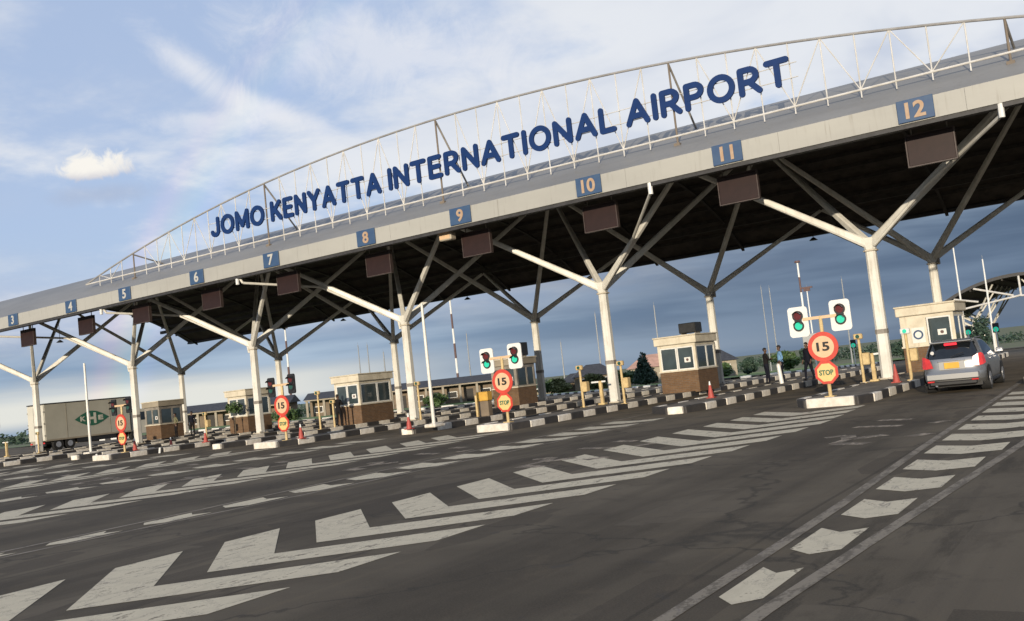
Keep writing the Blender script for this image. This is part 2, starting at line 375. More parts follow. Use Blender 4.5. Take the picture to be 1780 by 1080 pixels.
def place_text(me, x0, x1, z0, z1, yc):
    """fit a text mesh (drawn in xy) into x0..x1, z0..z1, standing in the xz plane, facing -y"""
    xs = [v.co.x for v in me.vertices]; ys = [v.co.y for v in me.vertices]
    sx = (x1-x0)/(max(xs)-min(xs)); sz = (z1-z0)/(max(ys)-min(ys)); mx, my = min(xs), min(ys)
    for v in me.vertices:
        v.co = Vector((x0+(v.co.x-mx)*sx, yc-v.co.z, z0+(v.co.y-my)*sz))
    me.update(); return me

# ---------------------------------------------------------------- ground, road, verges
def gz(y): return 0. if y < 62 else max(-6., -.02*(y-62))
def sheet(name, xs, ys, dz, mt, kind='structure', label=None):
    vs = [(x, y, gz(y)+dz) for y in ys for x in xs]; n = len(xs)
    fs = [(j*n+i, j*n+i+1, (j+1)*n+i+1, (j+1)*n+i) for j in range(len(ys)-1) for i in range(n-1)]
    o = obj(name, MB().add(vs, fs), mt, fix=False); return tag(o, label, None, None, kind)
YS = [-300, -60, 0, 30, 62, 80, 100, 130, 160, 200, 260, 362, 600, 1200, 3000]
ground = sheet('ground', [-3000, -800, -200, -100, -20, 60, 200, 800, 3000], YS, -.06, 'ground', label='flat grassy ground reaching to the horizon')
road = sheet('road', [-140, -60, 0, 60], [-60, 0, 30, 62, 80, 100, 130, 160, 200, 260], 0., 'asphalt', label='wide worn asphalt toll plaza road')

SP = 11.818; XF = -8.59
colX = [XF + SP*k for k in (-5, -4, -3, -2, -1, 0, 1, 2)]        # A..H
def interp(tab, y):
    if y <= tab[0][0]: return tab[0][1]
    for (a, b), (c, d) in zip(tab, tab[1:]):
        if y <= c: return b+(d-b)*(y-a)/(c-a)
    return tab[-1][1]
LB = [(5, -10.95), (7, -10.85), (12.6, -10.45), (18, -10.3), (21.6, -10.14), (26, -9.7)]
RB = [(6, -7.2), (11, -7.15), (14, -6.92), (18.4, -6.62), (22, -6.45), (27, -6.75)]
AP = [(5, -9.1), (9, -8.98), (12, -8.85), (17, -8.45), (22, -8.2), (27, -8.1)]
chev = []
for i in range(-4, 13):
    Y = 5.28+1.63*i; th = .98; ax = interp(AP, Y+.5); lx = interp(LB, Y+2); rx = interp(RB, Y+2.2)
    s_ = .96
    P_ = [(ax, Y), (rx, Y+s_*(rx-ax)), (rx, Y+s_*(rx-ax)+th), (ax, Y+th), (lx, Y+s_*(ax-lx)+th), (lx, Y+s_*(ax-lx))]
    if max(p[1] for p in P_) > 27.5: break
    me = MB().add([(p[0]-XF, p[1], .004) for p in P_], [(0, 1, 2, 3), (0, 3, 4, 5)]).mesh('chevron_marking', False); me.materials.append(M['paint']); chev.append(me)
L1 = [(-6, -2.95), (6, -3.05), (10, -3.06), (15.8, -3.22), (33, -3.5)]
L2 = [(-6, -2.62), (6, -2.47), (8.5, -2.31), (11.3, -2.12), (16, -1.79), (29, -1.1)]
hatch = []
for i in range(-5, 13):
    Y = 6.5+1.68*i; th = .98
    a = interp(L1, Y)+.15; c = interp(L2, Y)-.13
    if c-a < .12: continue
    b_ = a+(c-a)*.52; dp = .16+.10*(c-a)
    me = MB().add([(q[0]-XF, q[1], .004) for q in ((b_, Y), (c, Y+dp*1.05), (c, Y+dp*1.05+th), (b_, Y+th), (a, Y+dp+th), (a, Y+dp))], [(0, 1, 2, 3), (0, 3, 4, 5)]).mesh('hatch_marking', False)
    me.materials.append(M['paint']); hatch.append(me)
def line_mesh(tab, w, y0, y1):
    ys = [y0+(y1-y0)*k/16 for k in range(17)]; mb = MB()
    vs = [(interp(tab, y)+s_*w/2-XF, y, .0045) for y in ys for s_ in (-1, 1)]
    me = mb.add(vs, [(2*k, 2*k+1, 2*k+3, 2*k+2) for k in range(16)]).mesh('edge_line', False); me.materials.append(M['paint_worn']); return me
el1 = line_mesh(L1, .13, -6, 32); el2 = line_mesh(L2, .13, -6, 27)
# faded lettering along a lane, as seen from the approach: strokes of an abbreviated word
def stroke(pts, w):
    mb = MB()
    for a, b in zip(pts, pts[1:]):
        a, b = Vector((*a, 0)), Vector((*b, 0)); n = (b-a).cross(Vector((0, 0, 1))).normalized()*w/2
        mb.poly([(*(a+n).xy, .0042), (*(b+n).xy, .0042), (*(b-n).xy, .0042), (*(a-n).xy, .0042)])
    return mb
txtm = MB()
for pts, w in (([(-5.16, 21.7), (-4.45, 21.4)], .32), ([(-5.35, 20.35), (-4.37, 20.05)], .30), ([(-5.42, 18.4), (-5.05, 18.62), (-4.85, 17.95)], .28), ([(-4.82, 17.9), (-4.3, 18.35)], .34), ([(-4.85, 17.95), (-4.95, 17.25)], .2), ([(-4.95, 17.2), (-4.3, 17.0)], .34), ([(-3.78, 17.8), (-3.5, 18.2)], .3), ([(-3.85, 20.2), (-3.6, 20.6)], .24)):
    st = stroke(pts, w); txtm.add([(p[0]-XF, p[1], p[2]) for p in st.v], st.f)
txt_me = txtm.mesh('lane_lettering', False); txt_me.materials.append(M['paint_faint'])
for k in (0, 1, 2, 3, 4, 5, -1):
    ox = XF-SP*k
    for me in chev: obj('chevron_marking', me, None, road, (ox, 0, 0))
    for me in hatch: obj('hatch_marking', me, None, road, (ox, 0, 0))
    obj('edge_line', el1, None, road, (ox, 0, 0)); obj('edge_line', el2, None, road, (ox, 0, 0))
    if 0 <= k < 3:
        obj('lane_lettering', txt_me, None, road, (ox, 0, 0)); obj('lane_lettering', txt_me, None, road, (ox-5.9, -1.2, 0))

# traffic islands with painted kerbstones
KH = .24
def kerb_block(L):
    return MB().bevbox(-.1, .1, .004, L-.004, -.03, KH, .022).mesh('kerb_stone')
KM = {}
for L in (.95,):
    for c in ('kerb_white', 'kerb_black'):
        me = kerb_block(L); me.materials.append(M[c]); KM[c] = me
def island(x0, x1, y0, y1, nose_w, nose_l, big, label):
    """x0..x1 wide, nose towards -y tapering to nose_w on its right part"""
    rng = random.Random(int(abs(x0)*100))
    root = thing('traffic_island', ((x0+x1)/2, y0, 0), label, None); root['kind'] = 'structure'
    cx = (x0+x1)/2
    n0, n1 = (x1-.33-nose_w-cx, x1-.33-cx)          # front face span, local
    W = x1-cx
    pts = [(n0+.1, .1), (n1-.1, .1), (W-.1, nose_l), (W-.1, y1-y0-.1), (-W+.1, y1-y0-.1), (-W+.1, nose_l)]
    obj('paving', MB().prism(pts, 'z', -.05, KH-.03), 'island', root)
    # nose stones
    def stone(a, b, c, name='kerb_stone'):
        a, b = Vector((*a, 0)), Vector((*b, 0)); d = (b-a); L = d.length; mb = MB().bevbox(-.1, .1, .003, L-.003, -.03, KH+(.02 if c == 'nose_white' else 0), .025)
        o = obj(name, mb, c, root, a); o.rotation_euler.z = math.atan2(d.y, d.x)-math.pi/2; return o
    stone((n0, .1), (n1, .1), 'nose_white' if big else 'kerb_white')
    stone((n1, .12), (W-.1, nose_l), 'kerb_black')
    stone((n0, .12), (-W+.1, nose_l), 'kerb_black')
    y = nose_l; i = 0
    while y+.95 < y1-y0:
        for sx in (-1, 1):
            o = obj('kerb_stone', KM['kerb_white' if i % 2 == 0 else 'kerb_black'], None, root, (sx*(W-.1)+rng.uniform(-.012, .012), y, rng.uniform(-.012, .008)))
        y += .95; i += 1
    return root
lane_of = ['2', '4', '6', '8', '10', '12', '14', '16']
ISL = {}
names = 'ABCDEFGH'
for k, X in enumerate(colX[:-1]):
    ISL[names[k]] = island(X-.50, X+1.75, 27.5, 60.5, 1.35, 1.0, True, 'raised island with black and white kerbs carrying a canopy column beside lane %d' % (2+2*k))
    ISL[names[k]+'m'] = island(X+5.35, X+7.42, 29.6, 58.5, .55, 1.3, False, 'raised island with black and white kerbs and no column between lanes %d and %d' % (2+2*k, 3+2*k)) if k < 7 else None

# verges beyond the plaza
def verge(pts, label, h=.16):
    c = Vector((sum(p[0] for p in pts)/len(pts), sum(p[1] for p in pts)/len(pts)))
    bm = bmesh.new(); vs = [bm.verts.new((p[0], p[1], 0)) for p in pts]; bm.faces.new(vs)
    bmesh.ops.triangulate(bm, faces=bm.faces[:])
    for _ in range(3): bmesh.ops.subdivide_edges(bm, edges=[e for e in bm.edges if e.calc_length() > 8], cuts=1, use_grid_fill=False); bmesh.ops.triangulate(bm, faces=bm.faces[:])
    for v in bm.verts: v.co.z = gz(v.co.y)+h
    bmesh.ops.recalc_face_normals(bm, faces=bm.faces[:])
    me = bpy.data.meshes.new('grass_verge'); bm.to_mesh(me); bm.free(); me.materials.append(M['grass'])
    if me.polygons[0].normal.z < 0: me.flip_normals()
    o = bpy.data.objects.new('grass_verge', me); COL.objects.link(o); return tag(o, label, None, None, 'structure')
def kerb_run(parent, pts, period=1.5, L=.8):
    me = MB().bevbox(-.12, .12, 0, L, -.35, .19, .03).mesh('kerb_stone'); me.materials.append(M['white'])
    me2 = MB().bevbox(-.11, .11, 0, period-L-.02, -.35, .16, .03).mesh('kerb_stone'); me2.materials.append(M['kerb_black'])
    for a, b in zip(pts, pts[1:]):
        a, b = Vector(a), Vector(b); d = b-a; n = max(1, int(d.length/period)); u = d.normalized(); ang = math.atan2(u.y, u.x)-math.pi/2
        for i in range(n):
            p = a+d*(i/n); q = p+u*L
            obj('kerb_stone', me, None, parent, (p.x, p.y, gz(p.y)), ang); obj('kerb_stone', me2, None, parent, (q.x, q.y, gz(q.y)), ang)
curveA = [(-74, 103), (-64, 97), (-57, 92.5), (-50, 87.8), (-45, 84.2), (-40, 81), (-36, 79), (-32.5, 78.6), (-30, 79.6), (-28.2, 82), (-27.1, 86), (-26.6, 92), (-26.4, 100), (-26.4, 118)]
vA = verge(curveA+[(-30, 250), (-139, 250), (-139, 145)], 'grass verge behind the plaza with a rounded kerbed corner')
kerb_run(vA, curveA, 1.9, 1.05)
curveB = [(-95, 60.5), (-80, 60.2), (-66, 60.2), (-57, 61), (-50, 63), (-45.5, 66.5), (-44.5, 70), (-48, 75)]
vB = verge(curveB+[(-62, 86), (-80, 97), (-139, 120), (-139, 70)], 'grass verge beside the rear of the left lanes')
kerb_run(vB, curveB, 1.9, 1.05)

# ---------------------------------------------------------------- the canopy
YC, HS, ZE, SAG = 44.9, 12.5, 8.45, 3.55
RAD = (HS*HS+SAG*SAG)/(2*SAG)
def zs(y): return ZE+SAG-(RAD-math.sqrt(RAD*RAD-(y-YC)**2))
XL, XR = -74.75, 23.7
canopy = thing('toll_canopy', (-25.5, YC, 0), 'long grey vaulted toll canopy on branching cream steel columns', 'canopy')
OX, OY = -25.5, YC
def cpart(name, mb, mt, **kw): return obj(name, MB().add([(x-OX, y-OY, z) for x, y, z in mb.v], mb.f), mt, canopy, **kw)
ns = 28
arc = [YC-HS+2*HS*k/ns for k in range(ns+1)]
# roof sheeting (outer) and soffit (inner)
mb = MB(); xs = [XL+(XR-XL)*k/40 for k in range(41)]
for i in range(40):
    for j in range(ns):
        pass
vs = [(x, y, zs(y)+.72) for x in xs for y in arc]; n = ns+1
cpart('roof_sheeting', MB().add(vs, [(i*n+j, (i+1)*n+j, (i+1)*n+j+1, i*n+j+1) for i in range(40) for j in range(ns)]), 'roofgrey', smooth=True)
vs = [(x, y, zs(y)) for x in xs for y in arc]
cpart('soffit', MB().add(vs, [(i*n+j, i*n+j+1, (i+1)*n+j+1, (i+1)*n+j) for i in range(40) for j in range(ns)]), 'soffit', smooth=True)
for xe in (XL, XR):
    P_ = [(y, zs(y)) for y in arc]+[(y, zs(y)+.72) for y in reversed(arc)]
    cpart('end_fascia', MB().prism(P_, 'x', xe-.06, xe+.06), 'eave')
# front and rear fascia in panels
pw = 5.909
k = 0; x = XL
while x < XR-.1:
    x2 = min(XR, x+pw)
    cpart('fascia_panel', MB().box(x+.004, x2-.004, 32.27, 32.42, 8.47, 9.19), 'fascia')
    cpart('rear_fascia_panel', MB().box(x+.006, x2-.006, 57.40, 57.52, 8.47, 9.17), 'roofgrey')
    x = x2
cpart('eave_trim', MB().box(XL, XR, 32.31, 32.62, 8.33, 8.465), 'eave')
cpart('rear_gutter', MB().box(XL, XR, 57.2, 57.62, 8.30, 8.465), 'eave')
# purlins along the vault and rafters across it
for k in range(1, 17):
    y = YC-HS+2*HS*k/17; z = zs(y)
    cpart('purlin', MB().box(XL+.1, XR-.1, y-.05, y+.05, z-.20, z-.01), 'purlin')
x = XF-SP*5-5.909
while x < XR:
    mb = MB()
    for a, b in zip(arc[1:-1], arc[2:]):
        mb.add([(x-.08, a, zs(a)-.34), (x+.08, a, zs(a)-.34), (x+.08, a, zs(a)-.205), (x-.08, a, zs(a)-.205), (x-.08, b, zs(b)-.34), (x+.08, b, zs(b)-.34), (x+.08, b, zs(b)-.205), (x-.08, b, zs(b)-.205)], [(0, 1, 2, 3), (4, 7, 6, 5), (0, 4, 5, 1), (1, 5, 6, 2), (2, 6, 7, 3), (3, 7, 4, 0)])
    cpart('rafter', mb, 'purlin'); x += SP/2
# longitudinal beams the branches carry
for y, z in ((34.9, 9.42), (54.3, 9.42), (YC-.3, zs(YC)-.36)):
    cpart('carrier_beam', MB().box(XL+.2, XR-.2, y-.11, y+.11, z-.13, z+.13), 'purlin')
# columns with four branches
HF = 5.55
def tapered(a, b, w0, w1, d0, d1):
    """rectangular tapered member from a to b"""
    a, b = Vector(a), Vector(b); d = (b-a).normalized(); u = d.cross(Vector((0, 0, 1))).normalized(); w = u.cross(d)
    vs = []
    for p, ww, dd in ((a, w0, d0), (a+(b-a)*.16, w0*.72+w1*.28, d0*.62+d1*.38), (b, w1, d1)):
        for su, sw in ((-1, -.62), (-.62, -1), (.62, -1), (1, -.62), (1, .62), (.62, 1), (-.62, 1), (-1, .62)): vs.append(p+u*(su*ww/2)+w*(sw*dd/2))
    fs = [(r*8+k, r*8+(k+1) % 8, (r+1)*8+(k+1) % 8, (r+1)*8+k) for r in range(2) for k in range(8)]+[tuple(range(7, -1, -1)), tuple(range(16, 24))]
    return MB().add(vs, fs)
def octo(r0, r1, z0, z1, chamf=.6):
    vs = []
    for z, r in ((z0, r0), (z1, r1)):
        for a, b in ((-1, -chamf), (-chamf, -1), (chamf, -1), (1, -chamf), (1, chamf), (chamf, 1), (-chamf, 1), (-1, chamf)): vs.append((a*r, b*r, z))
    return MB().add(vs, [(k, (k+1) % 8, 8+(k+1) % 8, 8+k) for k in range(8)]+[tuple(range(7, -1, -1)), tuple(range(8, 16))])
def make_column(front, side=-1):
    s_ = -1 if front else 1
    c = obj('column', octo(.215, .185, .1, HF), 'cream', canopy)
    obj('base_plate', MB().bevbox(-.33, .33, -.33, .33, .15, .26, .02), 'cream_dirty', c)
    obj('node', octo(.20, .27, HF-.32, HF+.12), 'cream', c)
    for q in range(4):
        a_ = (.26 if q % 2 else -.26, .26 if q > 1 else -.26); obj('anchor_bolt', MB().tube((a_[0], a_[1], .26), (a_[0], a_[1], .33), .035, n=6), 'steel', c)
    obj('flange', octo(.255, .255, HF-.40, HF-.345), 'cream_dirty', c)
    obj('cable_conduit', MB().tube((.0, .235, .3), (.0, .21, HF-.4), .025, n=6), 'steel', c)
    obj('access_collar', octo(.225, .222, 1.95, 2.12), 'steel', c)
    for sx in (-1, 1):
        zo = HF-.05
        obj('strut', tapered((sx*.02, s_*.02, zo-.1), (sx*5.89, s_*3.4, 9.32), .27, .165, .36, .175), 'cream', c)
        obj('strut', tapered((sx*.02, -s_*.02, zo-.1), (sx*5.89, -s_*6.28, zs(44.6)-.30), .27, .165, .36, .175), 'cream', c)
    if front:
        # a rain pipe follows one front branch and runs out to the gutter
        if side < 0:
            obj('rain_pipe', MB().path([(-.25, -.12, HF-.55), (-.30, -.15, HF-.1), (-3.6, -2.28, HF+2.12), (-5.6, -5.68, HF+2.55), (-5.75, -5.85, HF+2.95)], .065, 8), 'cream', c)
            obj('pipe_elbow', MB().tube((-5.75, -5.90, HF+2.48), (-5.75, -5.90, HF+2.95), .09), 'white', c)
        else:
            obj('rain_pipe', MB().path([(.2, -.2, HF-.2), (2.5, -1.6, HF+1.45), (5.6, -5.85, HF+2.55), (5.65, -5.9, HF+2.95)], .065, 8), 'cream', c)
            obj('pipe_elbow', MB().tube((5.65, -5.93, HF+2.48), (5.65, -5.93, HF+2.95), .09), 'white', c)
    else:
        obj('rain_hopper', MB().bevbox(.16, .34, .0, .2, HF-.45, HF-.12, .03), 'steel', c)
    return c
for front, y, side, cols in ((True, 38.3, -1, colX[:4]), (True, 38.3, 1, colX[4:]), (False, 50.9, 1, colX)):
    proto = make_column(front, side)
    for k, X in enumerate(cols):
        loc = (X-OX, y-OY, 0)
        if k == 0: proto.location = loc
        else: tree_copy(proto, canopy, loc)

# arched lattice truss standing on the roof edge
TY = 33.8; TX0, TX1, TB, TT = -53.3, 2.3, 10.30, 13.78
tc_ = (TX0+TX1)/2; th_ = (TX1-TX0)/2
def ztop(x):
    u = (x-tc_)/th_; r = (th_**2+(TT-TB)**2)/(2*(TT-TB)); return TT-(r-math.sqrt(max(0, r*r-(x-tc_)**2)))
truss = thing('arched_truss', (tc_, TY, TB), 'arched white lattice truss standing along the canopy roof edge behind the name letters', 'truss')
def tpart(name, mb, mt, parent=None): return obj(name, MB().add([(x-tc_, y-TY, z-TB) for x, y, z in mb.v], mb.f), mt, parent or truss)
mb = MB(); xs = [TX0+(TX1-TX0)*k/48 for k in range(49)]
tpart('top_chord', MB().path([(x, TY, ztop(x)) for x in xs], .05, 8), 'truss_top')
tpart('bottom_chord', MB().path([(x, TY, TB) for x in (TX0, tc_, TX1)], .042, 8), 'truss')
PW = 11.45; half = PW/10
nodes = [tc_+k*half for k in range(-24, 25)]
for i, x in enumerate(range(-24, 25)):
    X = tc_+x*half
    if ztop(X)-TB < .25: continue
    if x % 10 == 0: continue
    tpart('upright', MB().tube((X, TY, TB-.28), (X, TY, ztop(X)), .026, n=6), 'truss')
    if x % 2 == 0:
        for s_ in (-1, 1):
            X2 = X+s_*half
            if ztop(X2)-TB > .2: tpart('diagonal', MB().tube((X, TY, TB), (X2, TY, ztop(X2)), .021, n=6), 'truss')
for kk in (-2, -1, 0, 1, 2):
    X = tc_+kk*PW; zt = ztop(X)
    pz = zs(TY+.02)+.70
    p_ = tpart('post', MB().tube((X, TY+.02, pz-.05), (X, TY+.02, zt), .042, n=8), 'rust')
    yb = TY+2.1
    tpart('back_brace', MB().tube((X, TY+.05, zt-.08), (X, yb, zs(yb)+.66), .045, n=8), 'steel', p_)
    tpart('foot', MB().box(X-.12, X+.12, TY-.11, TY+.13, pz-.12, pz+.05), 'rust', p_)
for z in (11.32, 11.85):
    tpart('letter_rail', MB().tube((-41.4, TY-.07, z), (-9.2, TY-.07, z), .018, n=6), 'truss')

# the airport's name in standing letters
sign = thing('name_sign', (tc_, TY-.2, 11.05), 'dark blue standing letters reading JOMO KENYATTA INTERNATIONAL AIRPORT', 'sign')
def arcp(cx, cy, rx, ry, a0, a1, n=10): return [(cx+rx*math.cos(R(a0+(a1-a0)*k/n)), cy+ry*math.sin(R(a0+(a1-a0)*k/n))) for k in range(n+1)]
BOWL = [(0, .9), (.25, .9)]+arcp(.25, .685, .21, .215, 90, -90)[1:]+[(0, .47)]
GLY = {'I': [[(0, .1), (0, .9)]], 'J': [[(.40, .9), (.40, .34)]+arcp(.20, .30, .20, .20, 0, -170)], 'O': [arcp(.34, .5, .34, .40, 0, 360, 28)],
       'M': [[(0, .1), (0, .9)], [(0, .9), (.33, .22)], [(.33, .22), (.66, .9)], [(.66, .9), (.66, .1)]], 'K': [[(0, .1), (0, .9)], [(.50, .9), (.04, .42)], [(.19, .55), (.54, .1)]],
       'E': [[(0, .1), (0, .9)], [(0, .9), (.44, .9)], [(0, .51), (.40, .51)], [(0, .1), (.46, .1)]], 'N': [[(0, .1), (0, .9)], [(0, .9), (.54, .1)], [(.54, .1), (.54, .9)]],
       'Y': [[(0, .9), (.29, .48)], [(.58, .9), (.29, .48)], [(.29, .48), (.29, .1)]], 'A': [[(0, .1), (.32, .9)], [(.32, .9), (.64, .1)], [(.12, .36), (.52, .36)]],
       'T': [[(0, .9), (.56, .9)], [(.28, .9), (.28, .1)]], 'R': [[(0, .1), (0, .9)], BOWL, [(.24, .47), (.52, .1)]], 'L': [[(0, .9), (0, .1)], [(0, .1), (.42, .1)]], 'P': [[(0, .1), (0, .9)], BOWL]}
TS = .21
def glyph(ch, sx, sz, depth=.08):
    """a letter of rounded bars; sx, sz scale the centre lines, the bar width stays even"""
    mb = MB(); hw = TS*sz/2
    for q, path in enumerate(GLY[ch]):
        P_ = [Vector((p[0]*sx, p[1]*sz)) for p in path]; closed = (P_[0]-P_[-1]).length < 1e-4
        if closed: P_ = P_[:-1]
        n_ = len(P_); L_, R_ = [], []
        for k in range(n_):
            a_ = P_[k-1] if (k > 0 or closed) else None; b_ = P_[(k+1) % n_] if (k < n_-1 or closed) else None
            d0 = (P_[k]-a_).normalized() if a_ is not None else (b_-P_[k]).normalized(); d1 = (b_-P_[k]).normalized() if b_ is not None else d0
            nm = Vector((-(d0+d1).y, (d0+d1).x)).normalized(); w_ = hw/max(.5, nm.dot(Vector((-d0.y, d0.x))))
            L_.append(P_[k]+nm*w_); R_.append(P_[k]-nm*w_)
        y0 = -depth/2-.002*q; y1 = depth/2+.002*q
        if closed:
            vs = [(p.x, y, p.y) for y in (y0, y1) for S_ in (L_, R_) for p in S_]; fs = []
            for k in range(n_):
                j = (k+1) % n_
                fs += [(k, j, n_+j, n_+k), (2*n_+k, 3*n_+k, 3*n_+j, 2*n_+j), (k, 2*n_+k, 2*n_+j, j), (n_+k, n_+j, 3*n_+j, 3*n_+k)]
            mb.add(vs, fs)
        else:
            def cap(c, d):
                a0 = math.atan2(d.y, d.x)-math.pi/2; return [c+Vector((math.cos(a0+math.pi*k/6), math.sin(a0+math.pi*k/6)))*hw for k in range(1, 6)]
            capE = cap(P_[-1], (P_[-1]-P_[-2]).normalized()); capS = cap(P_[0], (P_[0]-P_[1]).normalized())
            ring = R_+capE+L_[::-1]+capS; m_ = len(ring)
            vs = [(p.x, y, p.y) for y in (y0, y1) for p in ring]
            fs = [(k, (k+1) % m_, m_+(k+1) % m_, m_+k) for k in range(m_)]
            nr = len(R_); ne = len(capE)
            for o_ in (0, m_):
                for k in range(nr-1): fs.append((o_+k, o_+k+1, o_+nr+ne+(nr-2-k), o_+nr+ne+(nr-1-k)))
                fs.append(tuple(o_+i for i in range(nr-1, nr+ne+1))); fs.append(tuple(o_+i for i in list(range(nr+ne+nr-1, m_))+[0]))
            mb.add(vs, fs)
    return mb
HL = 1.06
for word, x0, x1 in (('JOMO', -41.12, -36.89), ('KENYATTA', -36.40, -28.87), ('INTERNATIONAL', -28.40, -16.43), ('AIRPORT', -15.99, -9.42)):
    ws = [max(p[0] for pa in GLY[ch] for p in pa) for ch in word]; gap = .10
    bars = len(word)*TS*HL; sc = (x1-x0-bars)/(sum(ws)+gap*(len(word)-1)); x = x0
    for ch, w_ in zip(word, ws):
        obj('letter', glyph(ch, sc, HL), 'letter', sign, (x+TS*HL/2-tc_, 0, 0)); x += w_*sc+TS*HL+gap*sc

# lane numbers on the fascia and display boards below
numX = {3: -58.9, 4: -52.5, 5: -47.2, 6: -40.9, 7: -35.2, 8: -28.9, 9: -23.5, 10: -17.25, 11: -11.6, 12: -5.3}
brdX = {3: -59.6, 4: -53.1, 5: -47.6, 6: -41.4, 7: -35.5, 8: -29.4, 9: -23.7, 10: -17.55, 11: -11.8, 12: -5.2}
for nnum, X in numX.items():
    t_ = thing('lane_number_sign', (X, 32.20, 8.5), 'blue lane number sign reading %d on the canopy fascia' % nnum, 'sign', 'lane numbers along the fascia')
    obj('plate', MB().bevbox(-.55, .55, 0, .06, 0, .72, .012), 'numblue', t_)
    me = text_mesh(str(nnum), 1., .02, .028); xs_ = [v.co.x for v in me.vertices]; ys_ = [v.co.y for v in me.vertices]; w_ = .53*(max(xs_)-min(xs_))/(max(ys_)-min(ys_))*.52
    place_text(me, -w_, w_, .10, .63, -.008); me.name = 'digits'
    me.materials.append(M['digit_white' if nnum > 7 else 'digit_pale']); obj('digits', me, None, t_)
    b_ = thing('display_board', (brdX[nnum], 33.5, 7.26), 'dark brown display board hanging below lane number %d' % nnum, 'display board', 'display boards under the canopy')
    obj('panel', MB().bevbox(-.72, .72, -.05, .10, .03, 1.03, .015), 'board', b_)
    fr = MB().box(-.76, .76, -.065, .11, 1.03, 1.07).box(-.76, .76, -.065, .11, -.01, .03).box(-.76, -.72, -.065, .11, .03, 1.03).box(.72, .76, -.065, .11, .03, 1.03)
    obj('frame', fr, 'boardframe', b_)
    for sx in (-1, 1): obj('hanger', MB().tube((sx*.55, .03, 1.07), (sx*.55, .03, zs(33.5)-7.26), .025, n=6), 'steel', b_)
# lamps hanging under the eaves, one floodlight
for i, X in enumerate((-67.6, -54.7, -41.9, -28.9, -16.)):
    l_ = thing('pendant_lamp', (X, 57.25, 8.02), 'small dark lamp hanging from the rear eave of the canopy', 'lamp', 'lamps along the rear eave')
    obj('shade', MB().tube((0, 0, 0), (0, 0, .16), .26, .08, 10), 'black', l_); obj('rod', MB().tube((0, 0, .16), (0, 0, .32), .025, n=6), 'black', l_)
l_ = thing('pendant_lamp', (-55.2, 33.0, 7.0), 'small dark lamp on a long rod behind lane number 4', 'lamp')
obj('shade', MB().tube((0, 0, 0), (0, 0, .14), .22, .06, 10), 'black', l_); obj('rod', MB().tube((0, 0, .14), (0, 0, 1.5), .015, n=6), 'black', l_)
l_ = thing('floodlight', (-24.8, 32.9, 8.05), 'cream floodlight box under the fascia next to lane number 9', 'floodlight')
obj('housing', MB().bevbox(-.33, .33, -.2, .2, 0, .34, .04), 'cream_dirty', l_); obj('bracket', MB().box(-.05, .05, .05, .12, .34, .62), 'steel', l_); obj('lens', MB().box(-.28, .28, -.215, -.19, .05, .29), 'signcream', l_)

# ---------------------------------------------------------------- lane signals with speed and stop discs
def lane_signal(loc, lit, label, group='signal posts on the island noses'):
    r = thing('lane_signal', loc, label, 'signal post', group)
    obj('post', MB().tube((0, 0, 0), (0, 0, 2.42), .055, n=10).box(-.14, .14, -.14, .14, 0, .03), 'postyellow', r)
    obj('crossbar', MB().box(-.52, .52, -.045, .045, 2.34, 2.43), 'signcream', r)
    sp = obj('speed_disc', MB().disc((0, 1.50), .45, -.115, -.085, 32), 'red', r)
    obj('face', MB().disc((0, 1.50), .325, -.122, -.116, 32), 'signcream', sp)
    me = place_text(text_mesh('15', 1., .01, .03), -.19, .19, 1.37, 1.64, -.128); me.name = 'digits'; me.materials.append(M['black']); obj('digits', me, None, sp)
    st = obj('stop_disc', MB().disc((0, .73), .335, -.112, -.085, 8), 'red', r)
    obj('rim', MB().disc((0, .73), .365, -.1, -.09, 8), 'red', st)
    obj('face', MB().disc((0, .73), .285, -.119, -.113, 8), 'signyellow', st)
    me = place_text(text_mesh('STOP', 1., .01, .03), -.21, .21, .65, .81, -.125); me.name = 'word'; me.materials.append(M['logogreen']); obj('word', me, None, st)
    for sx, dz in ((-.66, .0), (.60, .06)):
        h = obj('signal_head', MB().rrect(sx-.30, sx+.30, -.02, .02, 1.86+dz, 2.78+dz, .10) if lit else MB().rrect(sx-.21, sx+.21, -.02, .04, 1.90+dz, 2.74+dz, .08), 'white' if lit else 'black', r)
        obj('housing', MB().disc((sx, 2.50+dz), .165, -.05, -.021, 16).disc((sx, 2.20+dz), .165, -.051, -.0215, 16).box(sx-.11, sx+.11, -.049, -.022, 2.2+dz, 2.5+dz), 'black', h)
        for zc_, on in ((2.50+dz, False), (2.20+dz, True)):
            obj('lamp', MB().disc((sx, zc_), .115, -.06, -.052, 16), ('lampon' if (on and lit) else 'lampoffg' if on else 'lampoff'), h)
            vis = MB()
            for q in range(8):
                a0, a1 = R(20+q*17.5), R(20+(q+1)*17.5)
                vis.poly([(sx+.14*math.cos(a0), -.05, zc_+.14*math.sin(a0)), (sx+.14*math.cos(a1), -.05, zc_+.14*math.sin(a1)), (sx+.13*math.cos(a1), -.22, zc_+.13*math.sin(a1)), (sx+.13*math.cos(a0), -.22, zc_+.13*math.sin(a0))])
            obj('visor', vis, 'black', h)
    return r
lane_signal((colX[5]+.42, 28.85, KH-.03), True, 'signal post with two lit green lights, 15 disc and STOP disc behind the silver car')
lane_signal((colX[4]+.55, 28.85, KH-.03), True, 'signal post with two green lights beside the yellow box cart')
lane_signal((colX[3]+1.15, 28.4, KH-.03), False, 'signal post with black heads and 15 disc on the island between lanes 7 and 8')
lane_signal((colX[2]+.25, 29.2, KH-.03), False, 'signal post with black heads standing in front of the truck')
lane_signal((colX[1]-.6, 29.2, KH-.03), False, 'signal post with 15 disc past the truck, beside lane 4')

